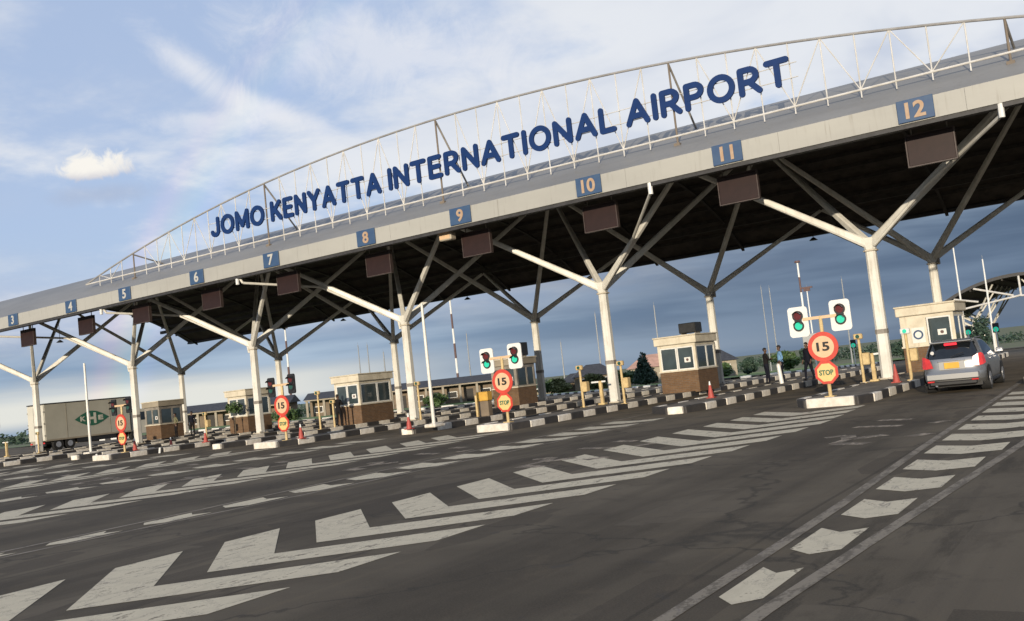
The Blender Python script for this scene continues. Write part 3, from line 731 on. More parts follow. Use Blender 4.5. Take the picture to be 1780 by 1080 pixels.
# ---------------------------------------------------------------- booths
def booth(loc, w, d, label, unit=None, poster=False, roofz=2.72, dark=False, seed=1):
    r = thing('toll_booth', loc, label, 'booth', 'toll booths')
    zb = 1.02; zw = 2.22
    obj('brick_base', MB().bevbox(-w/2, w/2, 0, d, -.04, zb, .015), 'brick', r)
    obj('sill', MB().bevbox(-w/2-.05, w/2+.05, -.05, d+.05, zb, zb+.07, .012), 'booth', r)
    cm = 'booth' if not dark else 'steel'
    for sx in (-1, 1):
        for y in (0, d-.12): obj('corner_post', MB().box(sx*(w/2-.06)-.06, sx*(w/2-.06)+.06, y, y+.12, zb+.07, zw), cm, r)
    obj('wall_head', MB().box(-w/2, w/2, 0, d, zw, zw+.14), cm, r)
    obj('roof', MB().bevbox(-w/2-.12, w/2+.12, -.14, d+.12, zw+.14, roofz, .03), 'booth' if not dark else 'wallcream', r)
    obj('roof_lip', MB().bevbox(-w/2-.16, w/2+.16, -.18, d+.16, roofz, roofz+.07, .02), 'booth', r)
    # windows: front two panes, side pane and door
    def win(x0, x1, y, horizontal=True, name='window'):
        if horizontal:
            f = obj(name, MB().box(x0, x1, y-.03, y+.03, zb+.07, zb+.13).box(x0, x1, y-.03, y+.03, zw-.06, zw).box(x0, x0+.06, y-.03, y+.03, zb+.13, zw-.06).box(x1-.06, x1, y-.03, y+.03, zb+.13, zw-.06), 'white' if not dark else 'steel', r)
            obj('pane', MB().box(x0+.06, x1-.06, y-.008, y+.008, zb+.13, zw-.06), 'glass', f)
        else:
            f = obj(name, MB().box(y-.03, y+.03, x0, x1, zb+.07, zb+.13).box(y-.03, y+.03, x0, x1, zw-.06, zw).box(y-.03, y+.03, x0, x0+.06, zb+.13, zw-.06).box(y-.03, y+.03, x1-.06, x1, zb+.13, zw-.06), 'white' if not dark else 'steel', r)
            obj('pane', MB().box(y-.008, y+.008, x0+.06, x1-.06, zb+.13, zw-.06), 'glass', f)
        return f
    if poster:
        obj('wall_panel', MB().box(-w/2+.12, -.02, .0, .06, zb+.07, zw), 'booth', r)
        p = obj('poster', MB().box(-w/2+.42, -.12, -.012, -.002, zb+.18, zb+.82), 'white', r)
        ring = MB(); ring.disc((-w/2+.67, zb+.52), .2, -.02, -.013, 20); obj('emblem', ring, 'numblue', p)
        inner = MB(); inner.disc((-w/2+.67, zb+.52), .13, -.026, -.021, 20); obj('emblem_centre', inner, 'white', p)
    else: win(-w/2+.12, -.01, .04)
    f = win(.01 if not poster else .0, w/2-.12, .04)
    st = obj('notice', MB().box(w*.18, w*.34, .015, .028, zb+.42, zb+.66), 'white', r)
    obj('notice_mark', MB().disc((w*.26, zb+.54), .07, .008, .014, 12), 'maststripe', st)
    win(.12, d*.55, w/2-.04, False); win(d*.55+.02, d-.12, w/2-.04, False)
    win(.12, d*.55, -w/2+.04, False); win(d*.55+.02, d-.12, -w/2+.04, False)
    win(-w/2+.12, w/2-.12, d-.04)
    # inside: a counter and a dark chair back so that the glass shows depth
    obj('counter', MB().box(-w/2+.14, w/2-.14, .12, .55, zb-.02, zb+.05), 'wallbrown', r)
    if unit:
        u = obj('rooftop_unit', MB().bevbox(unit[0], unit[1], .9, 1.75, roofz+.16, roofz+.16+unit[2], .03), 'black', r)
        obj('rooftop_feet', MB().box(unit[0]+.05, unit[0]+.12, 1., 1.6, roofz+.08, roofz+.17).box(unit[1]-.12, unit[1]-.05, 1., 1.6, roofz+.08, roofz+.17), 'steel', u)
    return r
booth((colX[4]+1.0, 43.3, KH-.03), 2.0, 2.5, 'cream toll booth with brick base and black roof unit beside the people', (-.15, .75, .5))
booth((colX[5]+.85, 42.6, KH-.03), 2.1, 2.6, 'cream toll booth with a round emblem poster in front of the silver car', None, True)
booth((colX[3]+.45, 46.2, KH-.03), 1.8, 2.0, 'grey toll booth with tall black roof tank behind the yellow box', (-.1, .75, .78), dark=True)
booth((colX[2]+6.25, 39.3, KH-.03), 1.9, 2.7, 'cream toll booth with a figure in black standing against its front', None)
booth((colX[1]+6.25, 41.4, KH-.03), 1.8, 2.0, 'pale toll booth with a small green tree at its corner', None)
booth((colX[0]+6.25, 43.4, KH-.03), 1.75, 2.0, 'grey toll booth beside two people in olive and black, behind lane 4 signal', None, dark=True)

# ---------------------------------------------------------------- small island furniture
def ticket_post(loc, label, h=1.62, lit=False, box=True, rz=0.):
    r = thing('ticket_post', loc, label, 'post', 'yellow posts on the islands', rz)
    obj('pole', MB().tube((0, 0, 0), (0, 0, h), .055, .05, 10).box(-.12, .12, -.12, .12, 0, .03), 'postyellow', r)
    if box: obj('ticket_box', MB().bevbox(.06, .32, -.14, .16, .66, 1.10, .03), 'postyellow', r); 
    obj('head', MB().bevbox(-.16, .16, -.1, .06, h, h+.2, .03), 'postyellow' if not lit else 'white', r)
    obj('lens', MB().disc((0, h+.1), .07, -.125, -.102, 14), 'lampon' if lit else 'lampoffg', r)
    return r
ZI = KH-.03
ticket_post((-9.0, 36.3, ZI), 'yellow post with box and small white signal left of the column nearest the silver car', lit=False)
ticket_post((-7.15, 35.3, ZI), 'yellow post with a lit green lamp and twin box right beside the silver car', lit=True)
ticket_post((-20.75, 36.0, ZI), 'yellow post with box left of the column in front of the conifer', box=True)
ticket_post((-18.75, 36.0, ZI), 'yellow post with box right of the column in front of the conifer', box=True)
ticket_post((-36.95, 36.2, ZI), 'plain yellow post at the right corner of the booth with the black figure', 1.85, box=False)
ticket_post((-36.9, 37.2, ZI), 'short yellow post next to the booth with the black figure', 1.3, box=False)
ticket_post((-30.9, 37.2, ZI), 'plain cream post behind the column beside lane 8', 1.75, box=False)
ticket_post((-49.2, 38.5, ZI), 'yellow post with box in front of the pale booth and small tree', 1.4)
ticket_post((-65.5, 37.0, ZI), 'yellow post beside the column near the truck rear', 1.3, box=False)
def barrier(loc, label):
    r = thing('barrier_stand', loc, label, 'barrier')
    obj('pedestal', MB().bevbox(-.07, .07, -.07, .07, 0, 1.05, .015).bevbox(-.16, .16, -.16, .16, 0, .08, .02), 'postyellow', r)
    obj('arm', MB().box(-.45, .25, -.03, .03, .98, 1.05), 'white', r)
barrier((-8.75, 36.9, ZI), 'low yellow barrier stand with short white arm by the column behind the traffic cone')
barrier((-20.35, 37.0, ZI), 'low yellow barrier stand with short white arm by the column in front of the conifer')
barrier((-66.9, 35.5, ZI), 'low yellow barrier stand with short white arm behind the truck')
# white plastic box post with yellow cart behind the second signal
r = thing('cash_cart', (-25.7, 35.6, ZI), 'bright yellow box on a brown cart behind the second 15 disc', 'cart')
obj('box', MB().bevbox(-.32, .32, -.2, .2, .70, 1.12, .03), 'boxyellow', r); obj('cabinet', MB().bevbox(-.28, .28, -.15, .18, .0, .70, .02), 'wallbrown', r)
obj('side_post', MB().box(-.50, -.40, -.06, .06, 0, .98), 'postyellow', r)
# slim tall poles at two noses
for loc, lab in (((-24.35, 30.1, ZI), 'slim tall cream pole standing on a white nose between lanes 8 and 9'), ((-49.0, 30.6, ZI), 'slim tall cream pole standing in front of the truck side')):
    r = thing('slim_pole', loc, lab, 'pole', 'slim poles on the islands')
    obj('shaft', MB().tube((0, 0, 0), (0, 0, 5.0), .075, .055, 10), 'cream', r); obj('plinth', MB().bevbox(-.28, .28, -.3, .3, -.02, .12, .03), 'nose_white', r)
def cone(loc, label, tip='white'):
    r = thing('traffic_cone', loc, label, 'traffic cone', 'traffic cones')
    obj('body', MB().tube((0, 0, .04), (0, 0, .30), .15, .11, 14).tube((0, 0, .45), (0, 0, .62), .08, .055, 14), 'cone', r)
    obj('band', MB().tube((0, 0, .30), (0, 0, .45), .11, .08, 14), 'cone', r); obj('tip', MB().tube((0, 0, .62), (0, 0, .80), .055, .03, 14), tip, r)
    obj('foot', MB().bevbox(-.19, .19, -.19, .19, 0, .045, .01), 'cone', r); r.scale = (.8, .8, .8)
cone((-14.3, 34.6, ZI), 'red traffic cone on the kerb in front of the cream booth with black unit', 'white')
cone((-7.45, 34.35, ZI), 'red traffic cone between the column and the silver car', 'cone')
cone((-30.55, 28.75, ZI), 'red traffic cone with white tip just behind the signal between lanes 7 and 8')
cone((-25.15, 29.5, ZI), 'pinkish traffic cone with white tip beside the slim pole between lanes 8 and 9')
cone((-45.1, 32.9, .0), 'red traffic cone in front of the two people by the grey booth')
cone((-41.9, 32.7, ZI), 'traffic cone in front of the pale booth with the small tree')
cone((-44.4, 30.2, ZI), 'traffic cone at the foot of the signal in front of the truck')
# white bollard beside the two people
obj_b = thing('bollard', (-14.35, 43.2, ZI), 'white leaning bollard behind the two people on the island', 'bollard')
obj('shaft', MB().tube((0, 0, 0), (-.06, 0, .85), .10, .09, 10), 'white', obj_b); obj('cap', MB().tube((-.06, 0, .85), (-.065, 0, .92), .09, .05, 10), 'white', obj_b)
for i, (x, y) in enumerate(((-41.2, 29.35), (-44.75, 28.2))):
    mk = thing('marker_stub', (x, y, 0), 'small white leaning marker stub on the road by the kerb in front of the truck', 'marker', 'marker stubs')
    obj('blade', MB().prism([(-.06, 0), (.06, 0), (.13, .30), (.01, .30)], 'y', -.02, .02), 'white', mk); obj('foot', MB().box(-.1, .1, -.07, .07, 0, .03), 'black', mk)

# ---------------------------------------------------------------- the silver car
def make_car(loc):
    root = thing('car', loc, 'silver estate car driving into the lane under number 12', 'car')
    N = 56
    #      z     yr    yf    w    rear-corner radius
    Lv = [(.20, .16, 4.28, .74), (.27, .06, 4.38, .80), (.36, .01, 4.45, .835), (.46, -.01, 4.47, .845), (.56, .00, 4.47, .85), (.60, .03, 4.46, .85), (.66, .09, 4.44, .85), (.74, .10, 4.40, .85),
          (.82, .10, 4.25, .845), (.88, .11, 4.00, .835), (.94, .13, 3.72, .82), (.985, .16, 3.50, .80), (1.10, .24, 3.22, .765), (1.22, .32, 2.92, .725), (1.34, .41, 2.60, .675), (1.41, .46, 2.40, .64), (1.455, .42, 2.25, .60), (1.49, .55, 2.05, .52), (1.51, .9, 1.75, .33)]
    rings = []
    for z, yr, yf, w in Lv:
        ring = []; cy = (yr+yf)/2; h = (yf-yr)/2
        for k in range(N):
            a = 2*math.pi*k/N-math.pi/2; c, s_ = math.cos(a), math.sin(a); e = .36 if z < 1.45 else .45
            px = w*math.copysign(abs(c)**e, c); py = cy+h*math.copysign(abs(s_)**(e*.55 if s_ < 0 else e*.9), s_)
            # crown of the tail and nose in plan
            if s_ < 0: py += .10*(abs(px)/w)**3
            else: py -= .22*(abs(px)/w)**2.5
            ring.append(Vector((px, py, z)))
        rings.append(ring)
    parts = {}
    def put(name, a, b, c, d):
        parts.setdefault(name, []).append((a, b, c, d))
    for i in range(len(rings)-1):
        z0, z1 = Lv[i][0], Lv[i+1][0]
        for k in range(N):
            a, b = rings[i][k], rings[i][(k+1) % N]; c, d = rings[i+1][(k+1) % N], rings[i+1][k]
            mid = (a+b+c+d)/4; nrm = (b-a).cross(d-a).normalized(); name = 'body'
            if z0 >= .98 and z1 <= 1.42:
                if nrm.y < -.45 and abs(mid.x) < .66: name = 'rear_window'
                elif nrm.y > .55: name = 'windscreen'
                elif abs(nrm.x) > .5:
                    y = mid.y
                    if .50+(z0-.98)*.9 < y < 1.22: name = 'quarter_window'
                    elif 1.30 < y < 2.12: name = 'rear_door_window'
                    elif 2.20 < y < 3.05-(z0-.98)*1.1: name = 'front_door_window'
            elif z0 < .36: name = 'lower_trim'
            put((name, mid.x > 0 if 'door' in name or 'quarter' in name else 0), a, b, c, d)
    mats = dict(body='silver', rear_window='carglass', windscreen='carglass', quarter_window='carglass', rear_door_window='carglass', front_door_window='carglass', lower_trim='silver')
    for (name, _), qs in parts.items():
        mb = MB()
        for q in qs: mb.add(q, [(0, 1, 2, 3)])
        if name == 'body':
            mb.add(rings[-1], [tuple(range(N))])
        me = mb.mesh(name, False)
        bm = bmesh.new(); bm.from_mesh(me); bmesh.ops.remove_doubles(bm, verts=bm.verts[:], dist=1e-4); bm.to_mesh(me); bm.free()
        obj(name, me, mats[name], root, smooth=True)
    obj('underbody', MB().box(-.72, .72, .25, 4.2, .17, .30), 'carblack', root)
    # tail lamps wrapping the corners
    for sx in (-1, 1):
        mb = MB()
        pts = [(.50, .135, .74), (.70, .17, .72), (.80, .235, .74), (.852, .36, .78), (.845, .45, .86)]
        tops = [(.57, .155, .99), (.70, .20, 1.06), (.775, .26, 1.08), (.81, .36, 1.03), (.825, .44, .95)]
        f = lambda p: (sx*(p[0]+.006), p[1]-.018, p[2])
        for a, b, c, d in zip(pts, pts[1:], tops[1:], tops): mb.add([f(a), f(b), f(c), f(d)], [(0, 1, 2, 3)])
        obj('tail_lamp', mb, 'tail', root, smooth=True)
    obj('number_plate', MB().bevbox(-.20, .20, .055, .085, .70, .87, .006), 'plate', root)
    obj('plate_recess', MB().box(-.34, .34, .087, .12, .67, .93), 'silver', root)
    obj('tailgate_garnish', MB().bevbox(-.36, .36, .07, .13, .90, .935, .008), 'chrome', root)
    sp = obj('roof_spoiler', MB().bevbox(-.56, .56, .30, .62, 1.435, 1.475, .015), 'silver', root)
    obj('high_brake_lamp', MB().bevbox(-.17, .17, .30, .36, 1.35, 1.42, .01), 'braketop', root)
    obj('wiper', MB().tube((-.02, .13, 1.02), (.34, .2, 1.13), .012, n=6), 'carblack', root)
    obj('window_sticker', MB().tube((-.50, .255, 1.18), (-.50, .225, 1.17), .05, n=12), 'white', root)
    obj('rear_bumper', MB().bevbox(-.70, .70, -.055, .06, .38, .58, .03), 'silver', root)
    obj('bumper_lower', MB().bevbox(-.62, .62, -.03, .1, .235, .345, .02), 'carblack', root)
    obj('exhaust', MB().tube((-.45, -.02, .24), (-.45, .3, .24), .035, n=10), 'chrome', root)
    for sx in (-1, 1):
        obj('bumper_reflector', MB().bevbox(sx*.58-.09, sx*.58+.09, -.065, -.04, .335, .375, .006), 'tail', root)
        mr = obj('mirror', MB().bevbox(sx*.93-.1, sx*.93+.1, 2.92, 3.02, .98, 1.12, .025), 'silver', root)
        obj('mirror_glass', MB().box(sx*.93-.08, sx*.93+.08, 2.908, 2.918, 1.0, 1.1), 'chrome', mr)
        for yy in (1.35, 2.3): obj('door_handle', MB().bevbox(sx*.85-.015, sx*.85+.015, yy, yy+.2, .86, .89, .006), 'chrome', root)
        obj('roof_rail', MB().path([(sx*.56, .7, 1.48), (sx*.57, .9, 1.515), (sx*.57, 2.0, 1.515), (sx*.56, 2.2, 1.48)], .014, 6), 'silver', root)
        obj('side_sill', MB().bevbox(sx*.83-.03, sx*.83+.03, 1.2, 3.1, .2, .3, .02), 'carblack', root)
        for yy in (.82, 3.52):
            wl = obj('wheel', MB().tube((sx*.62, yy, .31), (sx*.862, yy, .31), .31, .31, 28), 'tyre', root)
            obj('rim', MB().tube((sx*.80, yy, .31), (sx*.870, yy, .31), .205, .20, 20), 'rim', wl)
            obj('hub', MB().tube((sx*.85, yy, .31), (sx*.878, yy, .31), .06, .05, 12), 'carblack', wl)
            am = MB()
            for q in range(14):
                a0, a1 = R(-5+q*13.6), R(-5+(q+1)*13.6)
                am.poly([(sx*.859, yy+.40*math.cos(a0), .31+.40*math.sin(a0)), (sx*.859, yy+.40*math.cos(a1), .31+.40*math.sin(a1)), (sx*.859, yy+.30*math.cos(a1), .31+.30*math.sin(a1)), (sx*.859, yy+.30*math.cos(a0), .31+.30*math.sin(a0))])
            obj('wheel_arch', am, 'carblack', wl)
        sl = MB().poly([(sx*.853, y, z) for y, z in ((1.255, .40), (1.265, .40), (1.265, .95), (1.255, .95))]).poly([(sx*.853, y, z) for y, z in ((2.155, .34), (2.165, .34), (2.165, .95), (2.155, .95))])
        obj('door_seam', sl, 'carblack', root)
    return root
make_car((-4.87, 29.5, 0))

# ---------------------------------------------------------------- the truck
def make_truck(loc):
    r = thing('box_truck', loc, 'pale box truck with a green diamond logo reading KHE, behind the left columns', 'truck')
    L, W2, z0, z1 = 8.1, 1.25, .85, 3.92
    obj('cargo_box', MB().bevbox(-W2, W2, .06, L, z0, z1, .03), 'truckbox', r)
    obj('roof_edge', MB().box(-W2-.03, W2+.03, -.02, L+.02, z1, z1+.09), 'darkroof', r)
    for y in (2.0, 4.05, 6.1): obj('panel_joint', MB().box(W2, W2+.012, y-.015, y+.015, z0+.1, z1-.05), 'wallcream', r)
    obj('side_rail', MB().box(W2, W2+.03, .06, L, z0-.04, z0+.10), 'wallcream', r)
    for sx in (-1, 1):
        d_ = obj('rear_door', MB().bevbox(*( (-W2+.03, -.01) if sx < 0 else (.01, W2-.03)), -.01, .055, z0+.05, z1-.05, .015), 'truckend', r)
        for k in range(3): obj('hinge', MB().box(sx*(W2-.02)-.05, sx*(W2-.02)+.05, -.03, -.01, z0+.4+k*1.0, z0+.5+k*1.0), 'steel', d_)
        obj('lock_bar', MB().tube((sx*.25, -.03, z0+.2), (sx*.25, -.03, z1-.2), .02, n=6), 'steel', d_)
    lg = obj('logo', MB().prism([(2.72, 2.38), (3.35, 2.74), (3.9, 2.98), (4.35, 3.04), (4.8, 2.98), (5.35, 2.74), (5.98, 2.38), (5.35, 2.02), (4.8, 1.80), (4.35, 1.74), (3.9, 1.80), (3.35, 2.02)], 'x', W2+.013, W2+.022), 'logogreen', r)
    for ch, a, b, zz0, zz1 in (('K', 3.25, 3.75, 2.18, 2.60), ('H', 3.95, 4.75, 1.92, 2.86), ('E', 4.95, 5.42, 2.18, 2.60)):
        me = text_mesh(ch, 1., .01, .05); place_text(me, a, b, zz0, zz1, 0.); me.name = 'logo_letter'
        for v in me.vertices: v.co = Vector((W2+.028-v.co.y, v.co.x, v.co.z))
        me.materials.append(M['truckend']); obj('logo_letter', me, None, lg)
    obj('chassis', MB().box(-.5, .5, .2, L+2.2, .55, .83), 'carblack', r)
    obj('underrun_bar', MB().box(-1.1, 1.1, .05, .15, .42, .58), 'carblack', r)
    for sx in (-1, 1):
        obj('side_guard', MB().box(sx*1.15-.03, sx*1.15+.03, 2.9, 6.6, .42, .84), 'carblack', r)
        obj('rear_lamp', MB().box(sx*.95-.15, sx*.95+.15, .0, .05, .62, .74), 'tail', r)
        for yy in (1.2, 2.25, 8.6):
            w_ = obj('wheel', MB().tube((sx*.72, yy, .46), (sx*1.16, yy, .46), .46, .46, 22), 'tyre', r); obj('rim', MB().tube((sx*1.0, yy, .46), (sx*1.17, yy, .46), .26, .24, 16), 'rim', w_)
    obj('cab', MB().prism([(8.25, .55), (10.2, .55), (10.2, 1.7), (9.85, 2.75), (8.25, 2.85)], 'x', -1.15, 1.15), 'truckend', r)
    for sx in (-1, 1): obj('cab_window', MB().prism([(8.75, 1.75), (9.95, 1.75), (9.75, 2.5), (8.75, 2.5)], 'x', sx*1.152-.008, sx*1.152+.008), 'carglass', r)
    obj('windscreen', MB().poly([(-1.05, 10.19, 1.78), (1.05, 10.19, 1.78), (1.05, 9.93, 2.56), (-1.05, 9.93, 2.56)]), 'carglass', r)
    return r
make_truck((-79.1, 44.6, 0))

# ---------------------------------------------------------------- people
def person(loc, rz, label, top, legs, pose='stand', skirt=False, scale=1.):
    V = {}; E_ = []
    def v(n, co, r, par=None): V[n] = (co, r); (E_.append((par, n)) if par else None)
    v('pel', (0, 0, .95), .135); v('waist', (0, .0, 1.10), .125, 'pel'); v('chest', (0, .01, 1.30), .145, 'waist'); v('upch', (0, .0, 1.42), .115, 'chest')
    v('neck', (0, .01, 1.50), .055, 'upch'); v('chin', (0, .03, 1.56), .062, 'neck'); v('face', (0, .025, 1.63), .092, 'chin'); v('crown', (0, .01, 1.71), .075, 'face')
    stride = .16 if pose == 'walk' else .03
    for s_, n in ((-1, 'l'), (1, 'r')):
        f = stride*s_
        v(n+'hip', (s_*.095, 0, .88), .105, 'pel'); v(n+'knee', (s_*.105, f*.6+.03, .49), .068, n+'hip'); v(n+'ank', (s_*.11, f, .10), .045, n+'knee'); v(n+'heel', (s_*.11, f-.02, .05), .045, n+'ank'); v(n+'toe', (s_*.125, f+.16, .04), .038, n+'heel')
        v(n+'sh', (s_*.17, 0, 1.41), .072, 'upch')
        if pose == 'fold': el_, ha = (s_*.25, .10, 1.16), (s_*.05, .24, 1.20)
        elif pose == 'hip': el_, ha = (s_*.36, -.06, 1.16), (s_*.19, .06, 1.00)
        else: el_, ha = (s_*.25, -.03, 1.14), (s_*.26, .08, .90)
        v(n+'el', el_, .047, n+'sh'); v(n+'wr', ha, .034, n+'el')
        d = (Vector(ha)-Vector(el_)).normalized(); u = d.cross(Vector((0, 1, 0))).normalized() if abs(d.y) < .9 else Vector((1, 0, 0))
        pm = Vector(ha)+d*.06; v(n+'palm', tuple(pm), .036, n+'wr'); side = d.cross(u).normalized()
        for q, ln in ((-1.5, .062), (-.5, .078), (.5, .074), (1.5, .058)):
            a_ = pm+side*q*.018+d*.03; b_ = a_+d*ln*.6; c_ = b_+d*ln*.35-u*s_*.018
            v('%sf%d' % (n, int(q*2)), tuple(a_), .010, n+'palm'); v('%sg%d' % (n, int(q*2)), tuple(b_), .009, '%sf%d' % (n, int(q*2))); v('%sh%d' % (n, int(q*2)), tuple(c_), .008, '%sg%d' % (n, int(q*2)))
        t1 = Vector(ha)+d*.02+side*.035; v(n+'t1', tuple(t1), .011, n+'wr'); v(n+'t2', tuple(t1+d*.035+side*.012), .009, n+'t1')
    keys = list(V); bm = bmesh.new(); sk = bm.verts.layers.skin.verify(); bv = {}
    for k in keys:
        q = bm.verts.new(V[k][0]); r_ = V[k][1]; q[sk].radius = (r_, r_); bv[k] = q
    bv['pel'][sk].use_root = True
    for a, b in E_: bm.edges.new((bv[a], bv[b]))
    me = bpy.data.meshes.new('tmp'); bm.to_mesh(me); bm.free()
    o = bpy.data.objects.new('tmp', me); COL.objects.link(o); o.modifiers.new('Skin', 'SKIN'); ss = o.modifiers.new('Sub', 'SUBSURF'); ss.levels = 1; ss.render_levels = 1
    dg = bpy.context.evaluated_depsgraph_get(); dg.update(); body = bpy.data.meshes.new_from_object(o.evaluated_get(dg)); bpy.data.objects.remove(o)
    body.name = 'body'; body.materials.clear()
    for mm in ('skin', top, legs, 'black'): body.materials.append(M[mm])
    for p in body.polygons:
        c = p.center; p.use_smooth = True
        hand = min((c-Vector(V[n+'palm'][0])).length for n in 'lr')
        if c.z > 1.495 or hand < .12: p.material_index = 0
        elif c.z < .085: p.material_index = 3
        elif c.z < .97 and abs(c.x) < .22 and not (pose != 'fold' and abs(c.x) > .215): p.material_index = 2
        else: p.material_index = 1
    root = thing('person', loc, label, 'person', 'people on the islands', rz); root.scale = (scale,)*3
    b = obj('body', body, None, root)
    # hair cap, nose, eyes, ears
    bmh = bmesh.new(); bmesh.ops.create_uvsphere(bmh, u_segments=14, v_segments=9, radius=.098)
    for q in bmh.verts: q.co = Vector((q.co.x*.92, q.co.y*1.05, q.co.z*1.0))
    bmesh.ops.delete(bmh, geom=[q for q in bmh.verts if q.co.z < -.01 and q.co.y > -.03 or q.co.z < -.05], context='VERTS')
    hm = bpy.data.meshes.new('hair'); bmh.to_mesh(hm); bmh.free(); obj('hair', hm, 'hair', root, (0, .012, 1.68), smooth=True)
    obj('nose', MB().add([(-.014, .112, 1.605), (.014, .112, 1.605), (0, .108, 1.65), (0, .138, 1.61)], [(0, 1, 3), (1, 2, 3), (2, 0, 3)]), 'skin', root)
    for s_ in (-1, 1):
        obj('ear', MB().bevbox(s_*.088-.01, s_*.088+.01, .0, .035, 1.60, 1.66, .006), 'skin', root)
        obj('eye', MB().tube((s_*.033, .10, 1.652), (s_*.033, .112, 1.652), .011, n=8), 'white', root)
    obj('mouth', MB().box(-.022, .022, .095, .108, 1.572, 1.578), 'maststripe', root)
    if skirt: obj('coat_tail', MB().tube((0, 0, .62), (0, 0, 1.02), .19, .15, 14), legs, root)
    return root
person((-15.05, 43.4, ZI), R(-55), 'person in black with white collar facing a person in blue shirt', 'charcoal', 'navy', 'fold', scale=.97)
person((-14.55, 44.0, ZI), R(115), 'person in light blue shirt and dark trousers facing a person in black', 'shirtblue', 'navy', 'hip', scale=1.0)
person((-13.45, 44.6, ZI), R(150), 'person in dark clothes walking behind the 15 disc with lit green lights', 'navy', 'navy', 'walk')
person((-38.05, 38.75, ZI), R(10), 'person in black leaning at the front of the cream booth', 'charcoal', 'charcoal', 'fold')
person((-59.3, 43.8, ZI), R(160), 'person in olive shirt and black trousers beside the grey booth', 'olive', 'charcoal', 'hip')
person((-58.5, 44.6, ZI), R(200), 'person in dark jacket right of the person in olive shirt', 'navy', 'charcoal', 'stand')

# ---------------------------------------------------------------- trees and shrubs
def leaf_cloud(blobs, n, size, rng, droop=0.):
    mb = MB()
    wsum = sum(b[3]*b[4]*b[5] for b in blobs)
    for (cx, cy, cz, rx, ry, rz_) in blobs:
        for _ in range(max(6, int(n*rx*ry*rz_/wsum))):
            while True:
                p = Vector((rng.uniform(-1, 1), rng.uniform(-1, 1), rng.uniform(-1, 1)))
                if .35 < p.length < 1: break
            c = Vector((cx+p.x*rx, cy+p.y*ry, cz+p.z*rz_)); s_ = size*rng.uniform(.6, 1.3)
            a = Vector((rng.gauss(0, 1), rng.gauss(0, 1), rng.gauss(0, .6)-droop)).normalized(); b = a.cross(Vector((rng.gauss(0, 1), rng.gauss(0, 1), rng.gauss(0, 1)))).normalized()
            mb.add([c-a*s_, c+b*s_*.45, c+a*s_, c-b*s_*.45], [(0, 1, 2, 3)])
    return mb
def leafy_tree(name, loc, h, blobs, n, size, label, cat='tree', mt='leaf', trunk=.12, seed=1, group=None):
    rng = random.Random(seed); r = thing(name, loc, label, cat, group)
    obj('crown', leaf_cloud(blobs, n, size, rng), mt, r, fix=False)
    tk = MB().tube((0, 0, -.1), (0, 0, h*.55), trunk, trunk*.6, 8)
    for b in blobs[:5]: tk.tube((0, 0, h*.4), (b[0]*.8, b[1]*.8, b[2]), trunk*.45, trunk*.15, 6)
    obj('trunk', tk, 'bark', r); return r
def blobs_round(w, h0, h1, k, rng):
    return [(rng.uniform(-.5, .5)*w, rng.uniform(-.5, .5)*w, rng.uniform(h0, h1), rng.uniform(.3, .5)*w, rng.uniform(.3, .5)*w, rng.uniform(.22, .36)*w) for _ in range(k)]
rg = random.Random(3)
def gl(x, y): return (x, y, gz(y)+.1)
con = [(0, 0, .7+.55*k, 1.55-.24*k, 1.55-.24*k, .5) for k in range(6)]
leafy_tree('conifer_tree', gl(-49.0, 99.8), 4.2, con, 2600, .22, 'dark pointed conifer tree right of the column and left of the booth with black unit', mt='leafdark', trunk=.16, seed=4)
leafy_tree('small_tree', (-49.0, 40.6, ZI), 1.9, [(0, 0, 1.75, .55, .5, .28), (.2, .1, 1.55, .4, .4, .25), (-.25, 0, 1.6, .4, .4, .25)], 600, .09, 'small round green tree in front of the pale booth', trunk=.05, seed=9)
for i, (x, y, w, h, mt, lab) in enumerate((
        (-47.6, 119, 4.5, 1.8, 'leaf', 'broad green shrub on the verge behind the booth with black unit'), (-44.8, 122, 2.6, 2.2, 'leafdark', 'tall dark shrub with a spiky top on the verge behind the booth with black unit'),
        (-38.0, 118, 4.2, 2.6, 'leaf', 'loose green shrub behind the person walking by the 15 disc'), (-36.2, 121, 3.0, 3.0, 'leafdark', 'darker bush in front of the dark billboard'),
        (-57.5, 104, 3.4, 2.0, 'leafdry', 'yellow green bush beside the conifer'), (-53.0, 103, 3.0, 2.0, 'leaf', 'low green bush left of the conifer foot'), (-46.2, 101, 3.0, 1.7, 'leafdry', 'low bush right of the conifer foot'),
        (-68.0, 112, 3.6, 2.0, 'leafdry', 'olive bush in front of the white sheds'), (-71.5, 116, 4.0, 1.8, 'leaf', 'green bush left of the olive bush by the white sheds'),
        (-20.5, 146, 6.0, 5.0, 'leafdark', 'dark bushy tree under the second canopy left side'), (-13.5, 160, 6.5, 6.0, 'leafdark', 'dark bushy tree behind the second canopy columns'), (-10.2, 128, 4.0, 5.2, 'leaf', 'palm like green tree right of the second canopy column'), (-26.5, 150, 6.0, 4.4, 'leafdark', 'dark tree behind the booth with the round emblem'), (-31.5, 152, 7.0, 4.2, 'leafdark', 'wide dark tree left of the column beside the silver car'),
        (-55.0, 68.5, 2.6, 1.0, 'leaf', 'low leafy shrub on the left verge behind the slim pole'), (-62.5, 66.5, 2.8, 1.0, 'leaf', 'low leafy shrub on the left verge behind the booth with the black figure'), (-74.0, 68, 3.4, 1.1, 'leaf', 'low leafy shrub on the left verge behind the pale booth'))):
    bl = blobs_round(w*.5, h*.25, h*.85, 9, rg)
    leafy_tree('shrub', gl(x, y), h, bl, 1500, .16 if y < 90 else .26, lab, 'shrub', mt, .07, 20+i, 'shrubs around the plaza')
